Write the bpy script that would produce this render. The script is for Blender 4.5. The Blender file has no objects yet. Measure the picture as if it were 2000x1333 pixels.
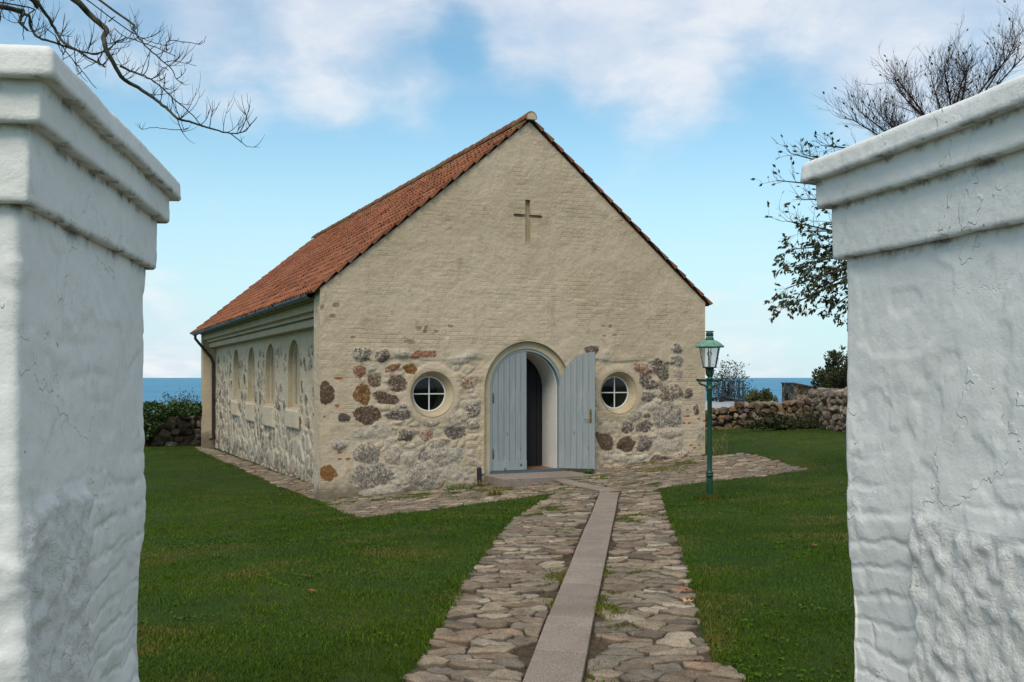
import bpy, bmesh, math, random
import numpy as np
from mathutils import Vector, Matrix
SC = bpy.context.scene
COL = SC.collection
R = math.radians
# ------------------------------------------------------------------ camera, sky, sun, exposure
EYE = 1.7                                   # eye height above the path
cam_d = bpy.data.cameras.new('camera'); cam = bpy.data.objects.new('camera', cam_d); COL.objects.link(cam)
cam.location = (0, 0, EYE); cam.rotation_euler = (R(90), 0, 0)
cam_d.lens = 35; cam_d.sensor_width = 36; cam_d.shift_y = 0.0358
cam_d.clip_start = 0.05; cam_d.clip_end = 60000
SC.camera = cam
SC.view_settings.view_transform = 'Standard'; SC.view_settings.look = 'None'
SC.view_settings.exposure = 0.38; SC.view_settings.gamma = 1
SUN_EL, SUN_AZ = 50, -163                   # azimuth measured from +Y towards +X
sun_d = bpy.data.lights.new('sun', 'SUN'); sun = bpy.data.objects.new('sun', sun_d); COL.objects.link(sun)
sun_d.energy = 1.9; sun_d.angle = R(28); sun_d.color = (1, .90, .76)
_sd = Vector((math.sin(R(SUN_AZ))*math.cos(R(SUN_EL)), math.cos(R(SUN_AZ))*math.cos(R(SUN_EL)), math.sin(R(SUN_EL))))
sun.rotation_euler = (-_sd).to_track_quat('-Z', 'Y').to_euler(); sun.location = (-20, -20, 30)

# ------------------------------------------------------------------ node helpers
def inp(nt, sock, val):
    if isinstance(val, bpy.types.NodeSocket): nt.links.new(val, sock)
    elif isinstance(val, (tuple, list)) and len(val) == 3 and sock.type == 'RGBA': sock.default_value = (*val, 1)
    else: sock.default_value = val
def nd(nt, t, **k):
    n = nt.nodes.new(t)
    for a, b in k.items(): setattr(n, a, b)
    return n
def noise(nt, vec, scale, detail=5, rough=.6, dist=0.0, color=False):
    n = nd(nt, 'ShaderNodeTexNoise'); inp(nt, n.inputs['Vector'], vec)
    n.inputs['Scale'].default_value = scale; n.inputs['Detail'].default_value = detail
    n.inputs['Roughness'].default_value = rough; n.inputs['Distortion'].default_value = dist
    return n.outputs['Color' if color else 'Fac']
def voro(nt, vec, scale, feature='F1', out='Distance', rnd=1.0):
    n = nd(nt, 'ShaderNodeTexVoronoi', feature=feature); inp(nt, n.inputs['Vector'], vec)
    n.inputs['Scale'].default_value = scale; n.inputs['Randomness'].default_value = rnd
    return n.outputs[out]
def mth(nt, op, a, b=0.0, c=None, clamp=False):
    n = nd(nt, 'ShaderNodeMath', operation=op, use_clamp=clamp); inp(nt, n.inputs[0], a); inp(nt, n.inputs[1], b)
    if c is not None: inp(nt, n.inputs[2], c)
    return n.outputs[0]
def mixc(nt, f, a, b, blend='MIX'):
    n = nd(nt, 'ShaderNodeMix', data_type='RGBA', blend_type=blend)
    inp(nt, n.inputs[0], f); inp(nt, n.inputs[6], a); inp(nt, n.inputs[7], b)
    return n.outputs[2]
def sstep(nt, x, lo, hi, to0=0.0, to1=1.0):
    n = nd(nt, 'ShaderNodeMapRange', interpolation_type='SMOOTHSTEP'); inp(nt, n.inputs[0], x)
    n.inputs[1].default_value = lo; n.inputs[2].default_value = hi; n.inputs[3].default_value = to0; n.inputs[4].default_value = to1
    return n.outputs[0]
def lin(nt, x, lo, hi, to0=0.0, to1=1.0):
    n = nd(nt, 'ShaderNodeMapRange'); inp(nt, n.inputs[0], x)
    n.inputs[1].default_value = lo; n.inputs[2].default_value = hi; n.inputs[3].default_value = to0; n.inputs[4].default_value = to1
    return n.outputs[0]
def bump(nt, h, strength=.5, dist=.01, nrm=None):
    n = nd(nt, 'ShaderNodeBump'); inp(nt, n.inputs['Height'], h); n.inputs['Strength'].default_value = strength
    n.inputs['Distance'].default_value = dist
    if nrm is not None: nt.links.new(nrm, n.inputs['Normal'])
    return n.outputs[0]
def obj_co(nt, scale=(1,1,1)):
    t = nd(nt, 'ShaderNodeTexCoord'); m = nd(nt, 'ShaderNodeMapping'); m.inputs['Scale'].default_value = scale
    nt.links.new(t.outputs['Object'], m.inputs['Vector']); return m.outputs[0]
def sepxyz(nt, v):
    n = nd(nt, 'ShaderNodeSeparateXYZ'); nt.links.new(v, n.inputs[0]); return n.outputs
def combxyz(nt, x, y, z):
    n = nd(nt, 'ShaderNodeCombineXYZ'); inp(nt, n.inputs[0], x); inp(nt, n.inputs[1], y); inp(nt, n.inputs[2], z); return n.outputs[0]
def attr(nt, name):
    n = nd(nt, 'ShaderNodeAttribute', attribute_name=name); return n.outputs
def mat(name, rough=.85, col=(.5,.5,.5), metal=0, spec=.3):
    m = bpy.data.materials.new(name); m.use_nodes = True; nt = m.node_tree
    b = nt.nodes['Principled BSDF']; b.inputs['Roughness'].default_value = rough; b.inputs['Base Color'].default_value = (*col, 1)
    b.inputs['Metallic'].default_value = metal; b.inputs['Specular IOR Level'].default_value = spec
    return m, nt, b
def setc(nt, b, c): nt.links.new(c, b.inputs['Base Color'])
def setn(nt, b, n): nt.links.new(n, b.inputs['Normal'])

# ------------------------------------------------------------------ the sky: Nishita with broken cloud
W = bpy.data.worlds.new('World'); SC.world = W; W.use_nodes = True
def build_world():
    nt = W.node_tree; bg = nt.nodes['Background']; bg.inputs['Strength'].default_value = 0.12
    sky = nd(nt, 'ShaderNodeTexSky', sky_type='NISHITA'); sky.sun_disc = False
    sky.sun_elevation = R(SUN_EL); sky.sun_rotation = R(SUN_AZ); sky.altitude = 0; sky.air_density = 1.0; sky.dust_density = .6; sky.ozone_density = 2.0
    tc = nd(nt, 'ShaderNodeTexCoord'); x, y, z = sepxyz(nt, tc.outputs['Generated'])
    zz = mth(nt, 'MAXIMUM', z, 0.0); den = mth(nt, 'ADD', zz, .10)
    den = mth(nt, 'ADD', zz, .32)
    p = combxyz(nt, mth(nt, 'DIVIDE', x, den), mth(nt, 'DIVIDE', y, den), 3.7)
    n1 = noise(nt, p, 1.5, 7, .55, .15)
    n2 = noise(nt, p, 5.0, 6, .58, .2)
    f = mth(nt, 'ADD', mth(nt, 'MULTIPLY', n1, .62), mth(nt, 'MULTIPLY', n2, .38))
    # cloud banks by compass direction: (x, z) of the unit vector for y = 1, angular radius in degrees, amount
    hi = sstep(nt, z, .24, .40, 0, .17)
    f = mth(nt, 'ADD', f, hi)
    for (cx, cy, rad, amt) in ((560,110,8,.13),(720,110,6,.13),(850,215,3.5,.13),(1080,70,6.5,.15),(1280,140,6,.13),(1320,205,3,.10),(1560,90,9,.15),(1850,70,9,.17),(1760,230,5,.08),(420,150,4,.06),(1440,610,5,.13),(1560,650,7,.06),(330,640,5,.15),(230,680,6,.10),(900,80,2.2,-.10),(640,250,3,.04),(800,400,12,-.14),(1480,420,9,-.12),(420,400,9,-.12),(480,40,3,-.05),(1130,200,3,-.05)):
        v = Vector(((cx-1000)/1944.4, 1, (738-cy)/1944.4)).normalized()
        dn = nd(nt, 'ShaderNodeVectorMath', operation='DOT_PRODUCT'); nt.links.new(tc.outputs['Generated'], dn.inputs[0]); dn.inputs[1].default_value = v
        f = mth(nt, 'ADD', f, sstep(nt, dn.outputs['Value'], math.cos(R(rad)), 1.0, 0, amt))
    m = sstep(nt, f, .46, .80)
    shade = sstep(nt, n2, .35, .65)
    cloud = mixc(nt, shade, (4.5, 4.95, 5.7), (5.9, 5.95, 6.15))
    haze = sstep(nt, z, .30, .02)
    skyc = mixc(nt, 1.0, sky.outputs[0], (.92, 1.16, 1.06), 'MULTIPLY')
    skyc = mixc(nt, mth(nt, 'MULTIPLY', haze, .85), skyc, (4.0, 5.35, 5.9))
    c = mixc(nt, mth(nt, 'MULTIPLY', m, .84), skyc, cloud)
    nt.links.new(c, bg.inputs['Color'])
build_world()

# ------------------------------------------------------------------ vector noise in numpy
def _h(ix, iy, seed):
    n = (ix.astype(np.int64)*374761393 + iy.astype(np.int64)*668265263 + seed*144665) & 0x7fffffff
    n = ((n ^ (n >> 13))*1274126177) & 0x7fffffff
    return ((n ^ (n >> 16)) & 0xffff)/65535.0
def vn(x, y, seed=0):
    x = np.asarray(x, float); y = np.asarray(y, float)
    ix = np.floor(x); iy = np.floor(y); fx = x-ix; fy = y-iy
    fx = fx*fx*(3-2*fx); fy = fy*fy*(3-2*fy)
    a = _h(ix,iy,seed); b = _h(ix+1,iy,seed); c = _h(ix,iy+1,seed); d = _h(ix+1,iy+1,seed)
    return (a*(1-fx)+b*fx)*(1-fy)+(c*(1-fx)+d*fx)*fy
def fbm(x, y, seed=0, oct=4, gain=.5):
    s = 0; a = 1; t = 0
    for o in range(oct):
        s = s + a*vn(x*2**o, y*2**o, seed+o*17); t += a; a *= gain
    return s/t*2-1
def ss(a, b, x):
    t = np.clip((x-a)/(b-a), 0, 1); return t*t*(3-2*t)

# ------------------------------------------------------------------ mesh helpers
class MB:
    def __init__(s): s.v = []; s.f = []; s.m = []; s.c = []
    def add(s, vs, fs, mi=0, col=None):
        o = len(s.v); s.v += [tuple(map(float, p)) for p in vs]; s.f += [tuple(int(i)+o for i in f) for f in fs]; s.m += [mi]*len(fs)
        s.c += [col if col is not None else (1,1,1,1)]*len(vs)
    def box(s, a, b, mi=0, col=None):
        x0,y0,z0 = a; x1,y1,z1 = b
        s.add([(x0,y0,z0),(x1,y0,z0),(x1,y1,z0),(x0,y1,z0),(x0,y0,z1),(x1,y0,z1),(x1,y1,z1),(x0,y1,z1)],
              [(0,3,2,1),(4,5,6,7),(0,1,5,4),(1,2,6,5),(2,3,7,6),(3,0,4,7)], mi, col)
    def prism(s, poly, z0, z1, mi=0, col=None):            # polygon in xy, extruded in z
        n = len(poly)
        s.add([(x,y,z0) for x,y in poly]+[(x,y,z1) for x,y in poly],
              [tuple(range(n-1,-1,-1)), tuple(range(n,2*n))]+[(i,(i+1)%n,n+(i+1)%n,n+i) for i in range(n)], mi, col)
    def xzprism(s, poly, y0, y1, mi=0, col=None):           # polygon in xz, extruded in y
        n = len(poly)
        s.add([(x,y0,z) for x,z in poly]+[(x,y1,z) for x,z in poly],
              [tuple(range(n)), tuple(range(2*n-1,n-1,-1))]+[(i,n+i,n+(i+1)%n,(i+1)%n) for i in range(n)], mi, col)
    def tube(s, pts, rad, sides=6, mi=0, col=None, cap=True):
        pts = [Vector(p) for p in pts]; n = len(pts)
        if not hasattr(rad, '__len__'): rad = [rad]*n
        vs = []; fs = []
        t0 = (pts[1]-pts[0]).normalized(); a = t0.orthogonal().normalized()
        for i in range(n):
            t = (pts[min(i+1,n-1)]-pts[max(i-1,0)]).normalized()
            a = (a - t*a.dot(t))
            a = a.normalized() if a.length > 1e-6 else t.orthogonal().normalized()
            b = t.cross(a)
            for k in range(sides):
                w = 2*math.pi*k/sides
                vs.append(pts[i]+(a*math.cos(w)+b*math.sin(w))*rad[i])
        for i in range(n-1):
            for k in range(sides):
                k2 = (k+1)%sides
                fs.append((i*sides+k, i*sides+k2, (i+1)*sides+k2, (i+1)*sides+k))
        if cap:
            fs.append(tuple(range(sides-1,-1,-1))); fs.append(tuple((n-1)*sides+k for k in range(sides)))
        s.add(vs, fs, mi, col)
    def lathe(s, prof, seg=24, c=(0,0,0), mi=0, col=None, rot=0.0):      # prof: (r, z)
        vs = []; fs = []
        for r, z in prof:
            for k in range(seg):
                w = 2*math.pi*k/seg+rot; vs.append((c[0]+r*math.cos(w), c[1]+r*math.sin(w), c[2]+z))
        for i in range(len(prof)-1):
            for k in range(seg):
                k2 = (k+1)%seg; fs.append((i*seg+k, i*seg+k2, (i+1)*seg+k2, (i+1)*seg+k))
        fs.append(tuple(range(seg-1,-1,-1))); fs.append(tuple((len(prof)-1)*seg+k for k in range(seg)))
        s.add(vs, fs, mi, col)
    def build(s, name, mats, parent=None, smooth=False, bevel=0):
        return mk(name, s.v, s.f, mats, parent, smooth, s.m, s.c, bevel)
def mk(name, V, F, mats, parent=None, smooth=False, mi=None, cols=None, bevel=0, extra=None):
    me = bpy.data.meshes.new(name)
    V = V.tolist() if isinstance(V, np.ndarray) else V
    F = F.tolist() if isinstance(F, np.ndarray) else F
    me.from_pydata(V, [], F)
    if not isinstance(mats, (list, tuple)): mats = [mats]
    for m in mats: me.materials.append(m)
    if mi is not None and any(mi): me.polygons.foreach_set('material_index', np.array(mi, np.int32))
    if cols is not None:
        ca = me.attributes.new('col', 'FLOAT_COLOR', 'POINT'); ca.data.foreach_set('color', np.array(cols, np.float32).ravel())
    if extra:
        for k, arr in extra.items():
            at = me.attributes.new(k, 'FLOAT', 'POINT'); at.data.foreach_set('value', np.array(arr, np.float32))
    if smooth: me.polygons.foreach_set('use_smooth', np.ones(len(me.polygons), bool))
    me.update()
    o = bpy.data.objects.new(name, me); COL.objects.link(o)
    if parent is not None: o.parent = parent
    if bevel:
        b = o.modifiers.new('bevel', 'BEVEL'); b.width = bevel; b.segments = 2; b.limit_method = 'ANGLE'
    return o
def thing(name, label, cat, loc=(0,0,0), rz=0, group=None):
    o = bpy.data.objects.new(name, None); COL.objects.link(o); o.location = loc; o.rotation_euler = (0,0,rz); o.empty_display_size = .2
    return tag(o, label, cat, group)
def tag(o, label, cat, group=None):
    o['label'] = label; o['category'] = cat
    if group: o['group'] = group
    return o
def struct(o): o['kind'] = 'structure'; return o
def stuff(o, label=None, cat=None):
    o['kind'] = 'stuff'
    if label: o['label'] = label
    if cat: o['category'] = cat
    return o

# ------------------------------------------------------------------ surveying the place: sight lines from the camera
F_PX, HX, HY = 1944.4, 1000.0, 738.0
def at_depth(px, py, d): return Vector(((px-HX)/F_PX*d, d, EYE-(py-HY)/F_PX*d))
YAW = R(24.2); Y0 = 17.3; O = (-.1929*Y0, Y0)               # near corner of the chapel
UX, UY = math.cos(YAW), math.sin(YAW); VX, VY = -math.sin(YAW), math.cos(YAW)
WID, LEN = 8.04, 18.0
def loc2w(u, v): return (O[0]+u*UX+v*VX, O[1]+u*UY+v*VY)
def w2loc(x, y): return ((x-O[0])*UX+(y-O[1])*UY, (x-O[0])*VX+(y-O[1])*VY)
def on_gable(px, py, v=0.0):                                # -> u, z on the plane at depth v behind the gable face
    k = (px-HX)/F_PX; x0 = O[0]+v*VX; y0 = O[1]+v*VY
    u = (k*y0-x0)/(UX-k*UY); d = y0+u*UY
    return u, EYE-(py-HY)/F_PX*d
def on_side(px, py, u=0.0):                                 # -> v, z on the plane at u inside the side face
    k = (px-HX)/F_PX; x0 = O[0]+u*UX; y0 = O[1]+u*UY
    v = (k*y0-x0)/(VX-k*VY); d = y0+v*VY
    return v, EYE-(py-HY)/F_PX*d
_GP = np.array([(0,0,-1.66),(0.3,5.5,-1.69),(-4,8,-1.78),(4,8,-1.68),(-3.34,17.2,-2.15),(.3,18.5,-1.93),(4.0,20.6,-1.58),(-10.7,33.7,-2.37),
   (2.86,14.4,-1.75),(9.8,30,-1.46),(6.3,30,-1.62),(-12.5,34,-2.37),(-7,10,-2.0),(-8,18,-2.28),(0,48,-1.9),(16,15,-1.4),(-18,16,-2.45),(0,-12,-1.6),
   (20,35,-1.3),(-22,36,-2.5),(1.2,12,-1.75),(-2.5,13,-1.92),(30,0,-1.4),(-30,0,-2.3),(30,50,-1.3),(-30,50,-2.5)], float)
def _fit():
    P = _GP[:, :2]; n = len(P); d = np.linalg.norm(P[:,None]-P[None], axis=2)
    K = np.where(d > 0, d*d*np.log(np.maximum(d,1e-9)), 0)+np.eye(n)*1.5
    A = np.zeros((n+3, n+3)); A[:n,:n] = K; A[:n,n] = 1; A[:n,n+1:] = P; A[n,:n] = 1; A[n+1:,:n] = P.T
    return np.linalg.solve(A, np.concatenate([_GP[:,2], np.zeros(3)]))
_GW = _fit()
def gz(x, y):
    x = np.asarray(x, float); y = np.asarray(y, float); sh = x.shape; x = x.ravel(); y = y.ravel()
    xc = np.clip(x, -34, 34); yc = np.clip(y, -14, 52)
    z = np.full(x.shape, _GW[-3])+_GW[-2]*xc+_GW[-1]*yc
    for (a, b, _), w in zip(_GP, _GW[:-3]):
        d2 = (xc-a)**2+(yc-b)**2; z += w*.5*d2*np.log(np.maximum(d2, 1e-12))
    z += EYE + fbm(x*.55, y*.55, 5, 3)*.030*ss(2, 6, y)
    z -= 13*ss(44, 66, y)
    return z.reshape(sh)
def gpt(px, py):                                            # where the sight line meets the ground
    d = 1.7*F_PX/max(py-HY, 1)
    for _ in range(30):
        z = float(gz((px-HX)/F_PX*d, d)); d = .5*d+.5*(EYE-z)*F_PX/(py-HY)
    return ((px-HX)/F_PX*d, d)
def inpoly(x, y, poly):
    x = np.asarray(x); y = np.asarray(y); r = np.zeros(x.shape, bool); n = len(poly)
    for i in range(n):
        x1,y1 = poly[i]; x2,y2 = poly[(i+1)%n]
        if y1 == y2: continue
        c = ((y1 > y) != (y2 > y)) & (x < (x2-x1)*(y-y1)/(y2-y1)+x1); r ^= c
    return r
def polydist(x, y, poly):                                   # signed, negative inside
    x = np.asarray(x, float); y = np.asarray(y, float); d = np.full(x.shape, 1e9); n = len(poly)
    for i in range(n):
        x1,y1 = poly[i]; x2,y2 = poly[(i+1)%n]; ex,ey = x2-x1, y2-y1
        t = np.clip(((x-x1)*ex+(y-y1)*ey)/(ex*ex+ey*ey+1e-12), 0, 1)
        d = np.minimum(d, np.hypot(x-x1-t*ex, y-y1-t*ey))
    return np.where(inpoly(x, y, poly), -d, d)
# ------------------------------------------------------------------ materials
def masonry(name, c1, c2, c3, brick=.5, speck=55, rough_bump=.6):
    m, nt, b = mat(name, .92, spec=.15)
    co = obj_co(nt); x, y, z = sepxyz(nt, co)
    h = mth(nt, 'ADD', x, y)
    bv = combxyz(nt, h, z, 0.0)
    wob = noise(nt, co, 3.0, 3, .5, color=True)
    vm = nd(nt, 'ShaderNodeVectorMath', operation='SCALE'); nt.links.new(wob, vm.inputs[0]); vm.inputs['Scale'].default_value = .05
    va = nd(nt, 'ShaderNodeVectorMath', operation='ADD'); nt.links.new(bv, va.inputs[0]); nt.links.new(vm.outputs[0], va.inputs[1])
    br = nd(nt, 'ShaderNodeTexBrick'); nt.links.new(va.outputs[0], br.inputs['Vector'])
    br.inputs['Scale'].default_value = 1; br.inputs['Brick Width'].default_value = .25; br.inputs['Row Height'].default_value = .078
    br.inputs['Mortar Size'].default_value = .011; br.inputs['Mortar Smooth'].default_value = .6
    br.inputs['Color1'].default_value = (.35,.35,.35,1); br.inputs['Color2'].default_value = (.75,.75,.75,1); br.inputs['Mortar'].default_value = (.5,.5,.5,1)
    bm = sstep(nt, noise(nt, co, 1.1, 6, .65), .46, .62)              # where the brickwork shows through the limewash
    n_lo = noise(nt, co, .55, 5, .62, .3); n_mid = noise(nt, co, 3.2, 7, .68, .2); n_hi = noise(nt, co, 26, 5, .7)
    c = mixc(nt, sstep(nt, n_lo, .35, .68), c1, c2)
    c = mixc(nt, sstep(nt, n_mid, .52, .74, 0, .75), c, c3)
    st = noise(nt, combxyz(nt, mth(nt,'MULTIPLY',h,2.6), mth(nt,'MULTIPLY',z,.45), 1.0), 1.0, 5, .65)
    c = mixc(nt, sstep(nt, st, .55, .78, 0, .45), c, tuple(k*.80 for k in c3))                     # rain streaks
    c = mixc(nt, mth(nt, 'MULTIPLY', mth(nt,'MULTIPLY', bm, brick), .55), c, mixc(nt, 1, c, br.outputs['Color'], 'OVERLAY'))
    c = mixc(nt, sstep(nt, n_hi, .30, .72, .0, 1), mixc(nt, 1, c, (.86,.85,.84), 'MULTIPLY'), c)
    pits = sstep(nt, noise(nt, co, 60, 2, .5), .70, .76, 0, .45)
    c = mixc(nt, pits, c, (.16,.13,.09))
    # weathering near the ground (damp, algae)
    gd = sstep(nt, mth(nt, 'ADD', z, mth(nt, 'MULTIPLY', n_mid, -.5)), -.62, -.30, .75, 0)
    c = mixc(nt, gd, c, (.11,.095,.065))
    # field stones set in the wall, smeared with limewash
    A = attr(nt, 'col'); wh = attr(nt, 'white')[2]; mask = A[3]
    sp = noise(nt, co, speck, 5, .72); sp2 = noise(nt, co, speck*.28, 4, .65)
    spk = mth(nt, 'ADD', mth(nt,'MULTIPLY',sp,.62), mth(nt,'MULTIPLY',sp2,.38))
    grain = noise(nt, co, speck*1.7, 4, .7)
    sc = mixc(nt, 1, A[0], mixc(nt, sstep(nt, grain, .3, .7), (.42,.40,.39), (1.6,1.55,1.5)), 'MULTIPLY')
    thr = mth(nt, 'SUBTRACT', spk, mth(nt, 'MULTIPLY', mth(nt, 'SUBTRACT', wh, .58), .26))
    edge = mth(nt, 'SUBTRACT', 1.0, mask)
    thr = mth(nt, 'SUBTRACT', thr, mth(nt, 'MULTIPLY', edge, .14))
    sc = mixc(nt, sstep(nt, thr, .535, .465, 0, .86), sc, mixc(nt, sstep(nt, n_hi,.3,.7), (.42,.36,.28), (.56,.50,.405)))
    mk_ = sstep(nt, mth(nt, 'ADD', mask, mth(nt, 'MULTIPLY', mth(nt,'SUBTRACT',sp2,.5), .9)), .34, .62)
    c = mixc(nt, mk_, c, sc)
    setc(nt, b, c)
    n0 = bump(nt, br.outputs['Fac'], 1, .006)
    nbm = nd(nt, 'ShaderNodeBump'); nt.links.new(mth(nt,'MULTIPLY', mth(nt,'MULTIPLY', bm, mth(nt,'SUBTRACT',1.0,mk_)), mth(nt,'SUBTRACT',1.0,br.outputs['Fac'])), nbm.inputs['Height'])
    nbm.inputs['Strength'].default_value = brick*1.0; nbm.inputs['Distance'].default_value = .012
    n1 = bump(nt, n_mid, rough_bump, .05, nbm.outputs[0])
    n2 = bump(nt, noise(nt, co, 14, 6, .68), rough_bump, .018, n1)
    n3 = bump(nt, sp, .5, .006, n2)
    setn(nt, b, n3)
    return m
M_GABLE = masonry('limewashed_gable', (.55,.45,.33), (.475,.38,.265), (.345,.262,.16), brick=.5, speck=68)
M_SIDE = masonry('limewashed_side', (.58,.495,.375), (.52,.435,.315), (.41,.325,.22), brick=.25, speck=42)
def plaster(name, c1, c2, sc=2.5, bs=.5):
    m, nt, b = mat(name, .9, spec=.15); co = obj_co(nt)
    n = noise(nt, co, sc, 6, .65); c = mixc(nt, sstep(nt, n, .35, .7), c1, c2)
    c = mixc(nt, sstep(nt, noise(nt, co, 45, 4, .7), .35, .7), mixc(nt,1,c,(.86,.85,.83),'MULTIPLY'), c); setc(nt, b, c)
    setn(nt, b, bump(nt, noise(nt, co, 12, 6, .65), bs, .02)); return m
M_TRIM = plaster('lime_plaster_trim', (.50,.42,.29), (.40,.32,.20), 2.2, .35)
M_CORN = plaster('cornice_plaster', (.56,.48,.36), (.48,.405,.29), 2.0, .3)
M_LINING = plaster('white_lining', (.78,.77,.72), (.70,.69,.64), 2, .2)
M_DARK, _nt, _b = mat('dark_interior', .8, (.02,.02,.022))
M_FLOOR, _nt, _b = mat('brown_mat', .95, (.22,.11,.05))
def m_door():
    m, nt, b = mat('grey_blue_boards', .55, spec=.35); co = obj_co(nt)
    g = noise(nt, obj_co(nt, (9, 9, .8)), 3, 6, .6)
    c = mixc(nt, sstep(nt, g, .3, .7), (.215,.243,.252), (.268,.29,.292))
    k = voro(nt, obj_co(nt, (7, 7, 2.4)), 1.0); kn = sstep(nt, k, .12, .05)
    c = mixc(nt, mth(nt,'MULTIPLY',kn,.75), c, (.07,.08,.085))
    c = mixc(nt, sstep(nt, noise(nt, obj_co(nt,(3,3,1)), 2, 5, .65), .55, .75, 0, .35), c, (.36,.40,.38))
    setc(nt, b, c); setn(nt, b, bump(nt, noise(nt, obj_co(nt, (60,60,3)), 1.5, 4, .6), .25, .004)); return m
M_DOOR = m_door()
M_DOORF, _nt, _b = mat('grey_blue_frame', .5, (.235,.275,.295))
M_BRASS, _nt, _b = mat('aged_brass', .45, (.22,.15,.06), metal=.8)
M_WHITE, _nt, _b = mat('white_paint', .45, (.66,.66,.64))
M_IRON, _nt, _b = mat('black_iron', .55, (.018,.018,.02))
def m_glass():
    m = bpy.data.materials.new('window_glass'); m.use_nodes = True; nt = m.node_tree
    nt.nodes.remove(nt.nodes['Principled BSDF']); out = nt.nodes['Material Output']
    t = nd(nt, 'ShaderNodeBsdfTransparent'); t.inputs[0].default_value = (.86,.88,.88,1)
    g = nd(nt, 'ShaderNodeBsdfGlossy'); g.inputs['Roughness'].default_value = .03
    fr = nd(nt, 'ShaderNodeFresnel'); fr.inputs[0].default_value = 1.45
    mx = nd(nt, 'ShaderNodeMixShader'); nt.links.new(fr.outputs[0], mx.inputs[0]); nt.links.new(t.outputs[0], mx.inputs[1]); nt.links.new(g.outputs[0], mx.inputs[2])
    nt.links.new(mx.outputs[0], out.inputs[0]); return m
M_GLASS = m_glass()
def m_zinc():
    m, nt, b = mat('weathered_zinc', .45, metal=.35); co = obj_co(nt)
    setc(nt, b, mixc(nt, noise(nt, co, 4, 5, .6), (.065,.10,.125), (.12,.165,.19))); return m
M_ZINC = m_zinc()
def m_pipe():
    m, nt, b = mat('dark_downpipe', .5, metal=.3); co = obj_co(nt)
    setc(nt, b, mixc(nt, noise(nt, co, 4, 5, .6), (.025,.022,.022), (.06,.048,.042))); return m
M_PIPE = m_pipe()
def m_tile():
    m, nt, b = mat('red_clay_pantile', .8, spec=.25); co = obj_co(nt); A = attr(nt, 'col')
    n = noise(nt, co, 9, 6, .65); n2 = noise(nt, co, 45, 4, .7)
    c = mixc(nt, 1, A[0], mixc(nt, sstep(nt, n, .25, .75), (.72,.66,.62), (1.2,1.15,1.1)), 'MULTIPLY')
    c = mixc(nt, sstep(nt, n2, .56, .75, 0, .55), c, (.10,.06,.04))
    mo = mth(nt, 'ADD', A[3], mth(nt, 'MULTIPLY', mth(nt,'SUBTRACT',noise(nt, co, 6, 6, .7),.5), 1.5))
    c = mixc(nt, sstep(nt, mo, .42, .80, 0, .9), c, mixc(nt, sstep(nt, n2, .4, .6), (.10,.085,.035), (.26,.17,.06)))
    setc(nt, b, c); setn(nt, b, bump(nt, n2, .4, .006)); return m
M_TILE = m_tile()
def m_granite(name, c1, c2, spk=140):
    m, nt, b = mat(name, .85, spec=.2); co = obj_co(nt)
    n = noise(nt, co, spk, 3, .8); n2 = noise(nt, co, 1.7, 6, .65)
    c = mixc(nt, sstep(nt, n2, .3, .7), c1, c2)
    c = mixc(nt, 1, c, mixc(nt, sstep(nt, n, .36, .64), (.55,.54,.54), (1.42,1.4,1.4)), 'MULTIPLY')
    c = mixc(nt, sstep(nt, noise(nt, co, 5, 6, .7), .54, .74, 0, .5), c, tuple(k*.5 for k in c1))
    A = attr(nt, 'col'); c = mixc(nt, 1, c, A[0], 'MULTIPLY')
    setc(nt, b, c); setn(nt, b, bump(nt, n, .3, .004)); return m
M_GRANITE = m_granite('grey_pink_granite', (.20,.165,.135), (.262,.218,.18))

# ------------------------------------------------------------------ wall skins cut to a signed outline
def sdf_grid(a0, a1, b0, b1, step, sd):
    na = int(round((a1-a0)/step)); nb = int(round((b1-b0)/step))
    A, B = np.meshgrid(np.linspace(a0,a1,na+1), np.linspace(b0,b1,nb+1), indexing='ij')
    s = sd(A, B); ins = s > 0
    p = np.pad(ins, 1); dil = np.zeros_like(ins)
    for i in (0,1,2):
        for j in (0,1,2): dil |= p[i:i+na+1, j:j+nb+1]
    sn = dil & ~ins
    e = 1e-3
    for _ in range(4):
        aa, bb = A[sn], B[sn]; s0 = sd(aa, bb)
        ga = (sd(aa+e,bb)-sd(aa-e,bb))/(2*e); gb = (sd(aa,bb+e)-sd(aa,bb-e))/(2*e); g2 = np.maximum(ga*ga+gb*gb, .2)
        A[sn] = aa-s0*ga/g2; B[sn] = bb-s0*gb/g2
    use = ins | sn; idx = -np.ones(A.shape, int); idx[use] = np.arange(use.sum())
    c = [idx[:-1,:-1], idx[1:,:-1], idx[1:,1:], idx[:-1,1:]]
    anyin = ins[:-1,:-1]|ins[1:,:-1]|ins[1:,1:]|ins[:-1,1:]
    ok = (c[0]>=0)&(c[1]>=0)&(c[2]>=0)&(c[3]>=0)&anyin
    F = np.stack([k[ok] for k in c], 1)
    return A[use], B[use], F, np.abs(np.where(sn, 0, s))[use]
def sd_arch(u, z, cx, zs, r, zb):
    d = np.where(z > zs, np.hypot(u-cx, z-zs)-r, np.abs(u-cx)-r); return np.maximum(d, zb-z)
def sd_rect(u, z, u0, u1, z0, z1): return np.maximum(np.maximum(u0-u, u-u1), np.maximum(z0-z, z-z1))
def arch_curve(cx, zs, r, zb, n=24):
    return [(cx+r, zb)]+[(cx+r*math.cos(math.pi*i/n), zs+r*math.sin(math.pi*i/n)) for i in range(n+1)]+[(cx-r, zb)]

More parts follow.
